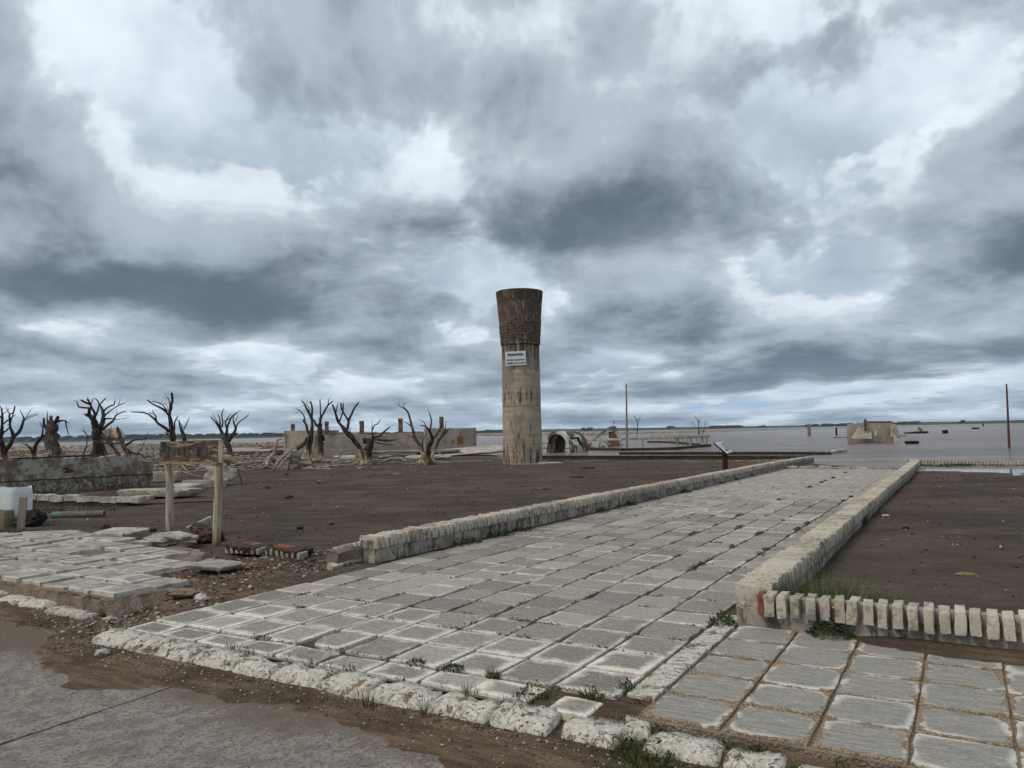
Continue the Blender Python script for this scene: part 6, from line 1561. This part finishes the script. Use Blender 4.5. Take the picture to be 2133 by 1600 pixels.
for j, (pa_, pb_, lab) in enumerate((((474, 1155), (550, 1158), 'fallen slab of brick coping lying teeth outward, left of the pair'), ((558, 1157), (634, 1166), 'fallen slab of brick coping lying teeth outward, right of the pair'))):
    a, c = G(*pa_), G(*pb_); d = c-a; L = d.length; an = math.atan2(d.y, d.x); e = empty('brick_slab', a); tag(e, lab, 'brick slab', 'fallen brick coping pieces')
    mid = (a+c)/2 - a
    o = link('mortar_bed', slab_mesh('mortar_bed', (L*.95, .30, .10), M['earth'], 975+j), e); o.location = mid + Vector((0, .10, .075)); o.rotation_euler = (.06, .03, an)
    for i in range(7):
        p = d*((i+.5)/7.0); o = link('brick', rough_mesh('brick', (.055, .17, .085), M['concrete'], 980+i+10*j, 1, .009, 9, bevel=.012), e); o.location = p + Vector((0, .03, .055)); o.rotation_euler = (random.gauss(0, .06), random.gauss(0, .06), an+random.gauss(0, .08))
    o = link('red_skin', slab_mesh('red_skin', (L*.45, .15, .02), M['oldbrick' if j == 0 else 'redbrick'], 990+j), e); o.location = mid + Vector((-.05 if j else .05, .13, .128)); o.rotation_euler = (.06, .03, an)

# ------------------------------------------------------------------ gravel and crumbs
def pebbles(name, pts, label, tints, seed, cat='gravel'):
    """pts: (x, y, z, size) ; one stuff object with a colour per stone"""
    r = random.Random(seed); b = MB(); cols = []
    base = []
    for k in range(8):
        bb = MB().rock((0, 0, 0), (1, r.uniform(.6, .95), r.uniform(.4, .75)), seed*10+k, div=1); base.append((bb.v, bb.f))
    V = []; F = []
    for (x, y, z, s) in pts:
        v, f = base[r.randrange(8)]; a = r.uniform(0, 6.28); ca, sa = math.cos(a)*s, math.sin(a)*s; o = len(V)
        V += [(x + p[0]*ca - p[1]*sa, y + p[0]*sa + p[1]*ca, z + p[2]*s + s*.15) for p in v]; F += [tuple(i+o for i in q) for q in f]
        c = r.choice(tints); k = r.uniform(.7, 1.25); cols += [(c[0]*k, c[1]*k, c[2]*k, 1)]*len(v)
    me = bpy.data.meshes.new(name); me.from_pydata(V, [], F); me.update(); me.materials.append(M['pebble'])
    at_ = me.color_attributes.new('tint', 'FLOAT_COLOR', 'POINT'); at_.data.foreach_set('color', np.array(cols).ravel())
    return tag(link(name, me), label, cat, kind='stuff')
GREY = [(.20, .165, .125), (.30, .26, .21), (.14, .112, .088), (.48, .44, .37), (.09, .07, .055), (.12, .09, .07)]; REDS = GREY + GREY + [(.16, .055, .04), (.17, .075, .05), (.14, .09, .06), (.10, .07, .05)]
r5 = random.Random(55); pts = []
def put(u, v, s): p = uvw(u, v); pts.append((p.x, p.y, ground_z(p.x, p.y), s))
for _ in range(2600):       # foot of the kerb
    v = r5.uniform(-6.6, 1.2); u = 3.83 - abs(r5.gauss(0, .16)); put(u, v, r5.choice((.006, .008, .010, .014, .02)) * r5.uniform(.7, 1.3))
for _ in range(1500):       # gully mouth
    put(r5.gauss(4.3, .30), r5.gauss(-6.9, .45), r5.choice((.008, .012, .016, .024, .035))*r5.uniform(.7, 1.3))
pebbles('gravel', pts, 'fine gravel and shells washed along the foot of the kerb', GREY, 1)
pts = []
for _ in range(5200):       # rubble fan between the two pavements
    u = r5.uniform(4.5, 8.2); v = r5.uniform(-8.6, -6.33)
    dens_ = math.exp(-((v+7.35+.15*(u-5))/.75)**2)*sstep(8.4, 7.0, u)
    if r5.random() < dens_ + .06: put(u, v, r5.choice((.010, .014, .02, .026, .034, .05))*r5.uniform(.6, 1.2))
pebbles('brick_rubble', pts, 'crumbled red brick and stone strewn between the two pavements', REDS, 2, 'rubble')
pts = []
for _ in range(4200):       # crumbs on the sand
    u = 6.8 + 26*r5.random()**1.6; v = r5.choice((r5.uniform(-24, -6.7), r5.uniform(-24, -6.7), r5.uniform(-1.3, 9)))
    put(u, v, r5.choice((.012, .016, .022, .03))*r5.uniform(.7, 1.6)*(1+u*.02))
for _ in range(500):
    put(r5.uniform(6.35, 9), r5.uniform(-1.3, 3), r5.uniform(.006, .014))
for _ in range(900):        # grit caught on the pavement
    u = r5.uniform(5.7, 6.4); v = r5.uniform(-1.2, 3); put(u, v, r5.uniform(.003, .007))
pebbles('grit', pts, 'small stones and crumbs scattered over the dark sand', GREY + [(.05, .036, .028)]*9, 3)
for i, (px, py, s, m, lab) in enumerate([(668, 1007, .30, 'oldbrick', 'reddish brown lump on the open sand below the ruin'), (556, 1018, .24, 'oldbrick', 'small brown lump on the sand left of the reddish lump'), (597, 990, .24, 'earth', 'dark clod on the sand below the driftwood'), (804, 989, .42, 'oldbrick', 'flat brown stone on the middle of the sand'), (825, 988, .30, 'concrete', 'small grey stone beside the flat brown stone'), (770, 996, .18, 'earth', 'dark stone left of the flat brown stone'), (601, 1039, .24, 'earth', 'low clump of litter on the open sand'), (218, 1100, .20, 'rust', 'rusty lump on the sand before the left pavement'), (296, 1106, .5, 'earth', 'heap of twigs on the sand left of the sign'),
                                          (1127, 1020, .5, 'oldbrick', 'thin flat board lying on the sand below the tower'), (1223, 976, .6, 'earth', 'twisted dark scrap on the sand right of the tower'), (1222, 983, .3, 'oldbrick', 'orange-red scrap right of the tower base'), (1201, 995, .5, 'earth', 'dark twig on the sand below the twisted scrap'), (1430, 994, .16, 'redbrick', 'small orange stone near the information stand'), (1147, 968, 1.2, 'pale', 'pale flat board at the right foot of the tower'), (1845, 1075, .2, 'pale', 'pale twig on the right-hand sand'), (1886, 1103, .12, 'dark', 'small dark stone on the right-hand sand'), (2015, 1198, .22, 'straw', 'tuft of dry straw on the right-hand sand'), (1845, 1125, .09, 'ochre', 'orange lichen spot on the right-hand sand'), (625, 1102, .12, 'dark', 'dark pebble on the near sand'), (690, 1092, .14, 'oldbrick', 'small brown stone on the near sand')]):
    flat = lab.find('flat') >= 0 or 'twig' in lab or 'straw' in lab or 'spot' in lab or 'scrap' in lab
    g = G(px, py); o = link('stone' if not flat else 'scrap', slab_mesh('stone', (s, s*.6, s*(.12 if flat else .5)), M[m], 1200+i, lump=not flat or 'straw' in lab), None, g + Vector((0, 0, s*(.04 if flat else .12))), (0, 0, i*.7)); tag(o, lab, 'stone' if not flat else 'scrap', 'loose stones and scraps on the sand')
for i, (px, py, s, lab) in enumerate([(212, 1366, .085, 'small bone-coloured stone in the gutter at the kerb end'), (232, 1295, .10, 'white pebble by the weeds in the gully'), (420, 1245, .12, 'grey stone just right of the concrete lump'), (522, 1185, .12, 'brown brick bit in the rubble')]):
    g = G(px, py); tag(link('stone', slab_mesh('stone', (s*1.3, s, s*.7), M['pale' if i < 3 else 'oldbrick'], 1300+i, lump=True), None, g+Vector((0, 0, s*.2)), (0, 0, i)), lab, 'stone', 'loose stones and scraps on the sand')

# ------------------------------------------------------------------ weeds and grass
def blades(b, c, n, h, spread, r, lean=.7, w=.0025):
    for _ in range(n):
        a = r.uniform(0, 6.28); q = spread*math.sqrt(r.random()); x0, y0 = c[0]+q*math.cos(a), c[1]+q*math.sin(a); hh = h*r.uniform(.45, 1.1); l = lean*hh*r.uniform(.2, 1.2); a2 = a + r.gauss(0, .7)
        dx, dy = math.cos(a2), math.sin(a2); sx, sy = -dy*w, dx*w; z = c[2]
        P = [(x0-sx, y0-sy, z), (x0+sx, y0+sy, z), (x0+dx*l*.35-sx*.8, y0+dy*l*.35-sy*.8, z+hh*.55), (x0+dx*l*.35+sx*.8, y0+dy*l*.35+sy*.8, z+hh*.55), (x0+dx*l, y0+dy*l, z+hh)]
        b.add(P, [(0, 1, 3, 2), (2, 3, 4)])
def leaves(b, c, n, rad, hgt, r, s=.012):
    for _ in range(n):
        a = r.uniform(0, 6.28); q = rad*math.sqrt(r.random()); z = hgt*(1-(q/rad)**2)*r.uniform(.3, 1.0)
        p = Vector((c[0]+q*math.cos(a), c[1]+q*math.sin(a), c[2]+z)); d = Vector((r.gauss(0, 1), r.gauss(0, 1), r.uniform(-.1, .9))).normalized(); sd_ = d.cross(Vector((r.gauss(0, 1), r.gauss(0, 1), 1))).normalized(); k = s*r.uniform(.6, 1.5)
        b.add([p, p+d*k+sd_*k*.45, p+d*k*2.2, p+d*k-sd_*k*.45], [(0, 1, 2, 3)])
rw = random.Random(77)
gb = MB(); gl = MB()
# tufts along the joints of the walkway: more towards the right wall and the kerb
for k in range(230):
    along = rw.random() < .45
    j = int(2 + 40*rw.random()**1.7); i = min(9, int(10*rw.random()**.62))
    u, v = U0 + PU*(j if along else j + rw.random()), V0 + PV*(i + rw.random() if along else i)
    if v > -1.9: v = -1.9
    n = rw.choice((1, 1, 2, 3, 4)); 
    for q in range(n):
        uu, vv = (u, v + q*.05) if along else (u + q*.05, v); c = uvw(uu + rw.gauss(0, .006), vv + rw.gauss(0, .006), path_z(uu)-.006)
        leaves(gl, c, rw.randint(6, 18), rw.uniform(.012, .034)*(1+u*.012), rw.uniform(.010, .028), rw, .007*(1+u*.02))
for k in range(20):       # leafier clumps right of centre
    u = 5.5 + 24*rw.random(); i = rw.choice((7, 8, 8, 9, 9, 6)); c = uvw(u, V0+PV*i+rw.gauss(0, .01), path_z(u)-.004); 
    for q in range(rw.randint(2, 6)): leaves(gl, c + uvw(q*.07, 0), 30, .05, .035, rw, .010*(1+u*.012))
for k in range(24):       # green fringe at the foot of the left wall
    u = rw.choice((rw.uniform(14, 18), rw.uniform(19, 27), rw.uniform(9, 11))); c = uvw(u, -6.32+rw.uniform(0, .10), path_z(u)-.01); leaves(gl, c, 60, .16, .10, rw, .022)
for k in range(60):       # front joint and kerb back
    v = rw.uniform(-5, -1.7); c = uvw(4.36+rw.gauss(0, .015), v, -.01); leaves(gl, c, rw.randint(5, 20), .03, .03, rw, .008)
    if rw.random() < .5: blades(gb, uvw(4.075+rw.gauss(0, .01), v, -.02), 8, .06, .03, rw)
for k in range(46):       # foot of the kerb
    v = rw.choice((rw.uniform(-3.6, -1.4), rw.uniform(-1.6, 1.0), rw.uniform(-1.6, 1.0))); c = uvw(3.80+rw.gauss(0, .03), v, -.10); blades(gb, c, rw.randint(8, 26), rw.uniform(.03, .09), .05, rw)
for k in range(60):       # joint in front of the pavement tiles
    v = rw.uniform(-1.6, 2.4); c = uvw(4.10+rw.gauss(0, .035), v, -.06); blades(gb, c, rw.randint(6, 20), rw.uniform(.03, .06), .05, rw); leaves(gl, c, 10, .05, .04, rw, .010)
for k in range(26):       # green film by the puddle at right
    p = Wp(rw.uniform(1890, 2133), rw.uniform(968, 973)); leaves(gl, p + Vector((0, 0, .0)), 30, .3, .05, rw, .035)
for k in range(30):       # under the left blocks
    p = G(rw.uniform(62, 250), rw.uniform(1058, 1068)); blades(gb, p, 10, .16, .12, rw, w=.006)
tag(gl.build('ground_cover', M['weed']), 'small green weeds growing in the joints between the tiles', 'weeds', kind='stuff')
tag(gb.build('grass', M['grass']), 'short grass along the kerb and pavement edges', 'grass', kind='stuff')
def plant(px, py, label, n, h, rad, leafy=0, mm='grass', g=None, dry=0, s=.014, flower=False):
    g = g or G(px, py); e = empty('weed_plant', g); tag(e, label, 'weed', 'weeds')
    if n: b = MB(); blades(b, (0, 0, -.01), n, h, rad, rw, w=.0022); tag(b.build('blade', M[mm], e), kind='stuff')
    if leafy: b = MB(); leaves(b, (0, 0, 0), leafy, rad*1.1, h*.8, rw, s); tag(b.build('leaf', M['weed'], e), kind='stuff')
    if dry: b = MB(); blades(b, (0, 0, -.01), dry, h*1.1, rad, rw, 1.1, w=.0018); tag(b.build('dry_blade', M['straw'], e), kind='stuff')
    if flower:
        b = MB().rock((0, 0, 0), .022, 3, .5); o = b.build('flower', M['yellow'], e); o.location = (.02, -.03, h*1.35); o2 = MB().tube([(0.01, -.01, 0), (.02, -.03, h*1.33)], [.003, .002], 5).build('stem', M['grass'], e)
uvp = lambda u, v, z: uvw(u, v, z)
plant(0, 0, 'leafy weed at the walkway corner of the white cross wall', 40, .13, .10, 260, g=uvp(6.38, -1.78, 0), s=.013)
plant(0, 0, 'dark leafy weed hanging under the cross wall bricks', 60, .16, .14, 420, g=uvp(6.38, -.95, 0), s=.016, flower=True)
plant(0, 0, 'long grass behind the cross wall in the corner', 700, .34, .40, 160, g=uvp(6.92, -1.08, .05), dry=60)
plant(0, 0, 'long grass clump farther right behind the cross wall', 320, .24, .32, 60, g=uvp(6.88, -.55, .04), dry=60)
plant(1786, 1092, 'round green tussock against the far side of the right wall', 260, .24, .16, 80)
plant(0, 0, 'round green clump in the front joint of the walkway', 30, .06, .075, 260, g=uvp(4.37, -3.06, -.005), s=.009)
plant(0, 0, 'yellowing tuft beside the round clump in the front joint', 90, .085, .045, 0, 'moss', g=uvp(4.36, -2.74, -.005), dry=30)
plant(0, 0, 'low green clump by the cracked border tile', 30, .05, .06, 160, g=uvp(4.37, -3.38, -.005), s=.008)
plant(0, 0, 'grass in the gap of the missing border tile', 150, .07, .12, 80, g=uvp(4.19, -2.36, -.03), dry=60)
plant(0, 0, 'grass tuft between border tile and strip', 70, .09, .07, 20, 'moss', g=uvp(4.34, -2.02, -.02), dry=30)
plant(0, 0, 'thick grass filling the gap in the kerb', 420, .09, .17, 160, g=uvp(3.86, -1.50, -.09), dry=160)
plant(0, 0, 'grass patch in front of the kerb gap', 460, .06, .26, 60, g=uvp(3.66, -1.42, -.10), dry=240)
plant(0, 0, 'grass patch in front of the low kerb stones at the bottom right', 460, .065, .32, 60, g=uvp(3.74, -.75, -.10), dry=70)
plant(0, 0, 'single wispy tuft at the foot of the kerb', 26, .16, .03, 0, g=uvp(3.80, -2.86, -.10))
plant(232, 1280, 'spreading green weed in the washed-out gully', 60, .10, .14, 300, s=.016)
plant(295, 1276, 'smaller green weed right of it in the gully', 90, .07, .13, 80, s=.012)
plant(5, 1212, 'leafy weed at the left edge above the kerb', 60, .18, .10, 200, s=.02)
plant(30, 1112, 'grass at the foot of the wooden stake', 160, .16, .22, 40, s=.02)
plant(0, 0, 'tuft growing on the strip end by the border tile', 60, .08, .05, 30, g=uvp(4.52, -1.86, 0))
plant(1899, 924, 'tuft of dry grass on the lump in the lake', 60, .5, .35, 0, 'straw', g=Wp(1899, 924)+Vector((0, 0, .15)))

# ------------------------------------------------------------------ air: thin haze over the lake
def haze_box():
    b = MB(); b.box((0, 0, 6.9), (5600, 5600, 19.8))
    m = bpy.data.materials.new('haze'); m.use_nodes = True; n = m.node_tree.nodes; n.clear()
    out = n.new('ShaderNodeOutputMaterial'); v = n.new('ShaderNodeVolumePrincipled')
    v.inputs['Color'].default_value = (.70, .82, 1.0, 1); v.inputs['Density'].default_value = HAZE_DENSITY; v.inputs['Anisotropy'].default_value = 0.2
    m.node_tree.links.new(v.outputs[0], out.inputs['Volume'])
    return tag(b.build('haze', m), kind='stuff')
HAZE_DENSITY = 0.00008
haze_box()
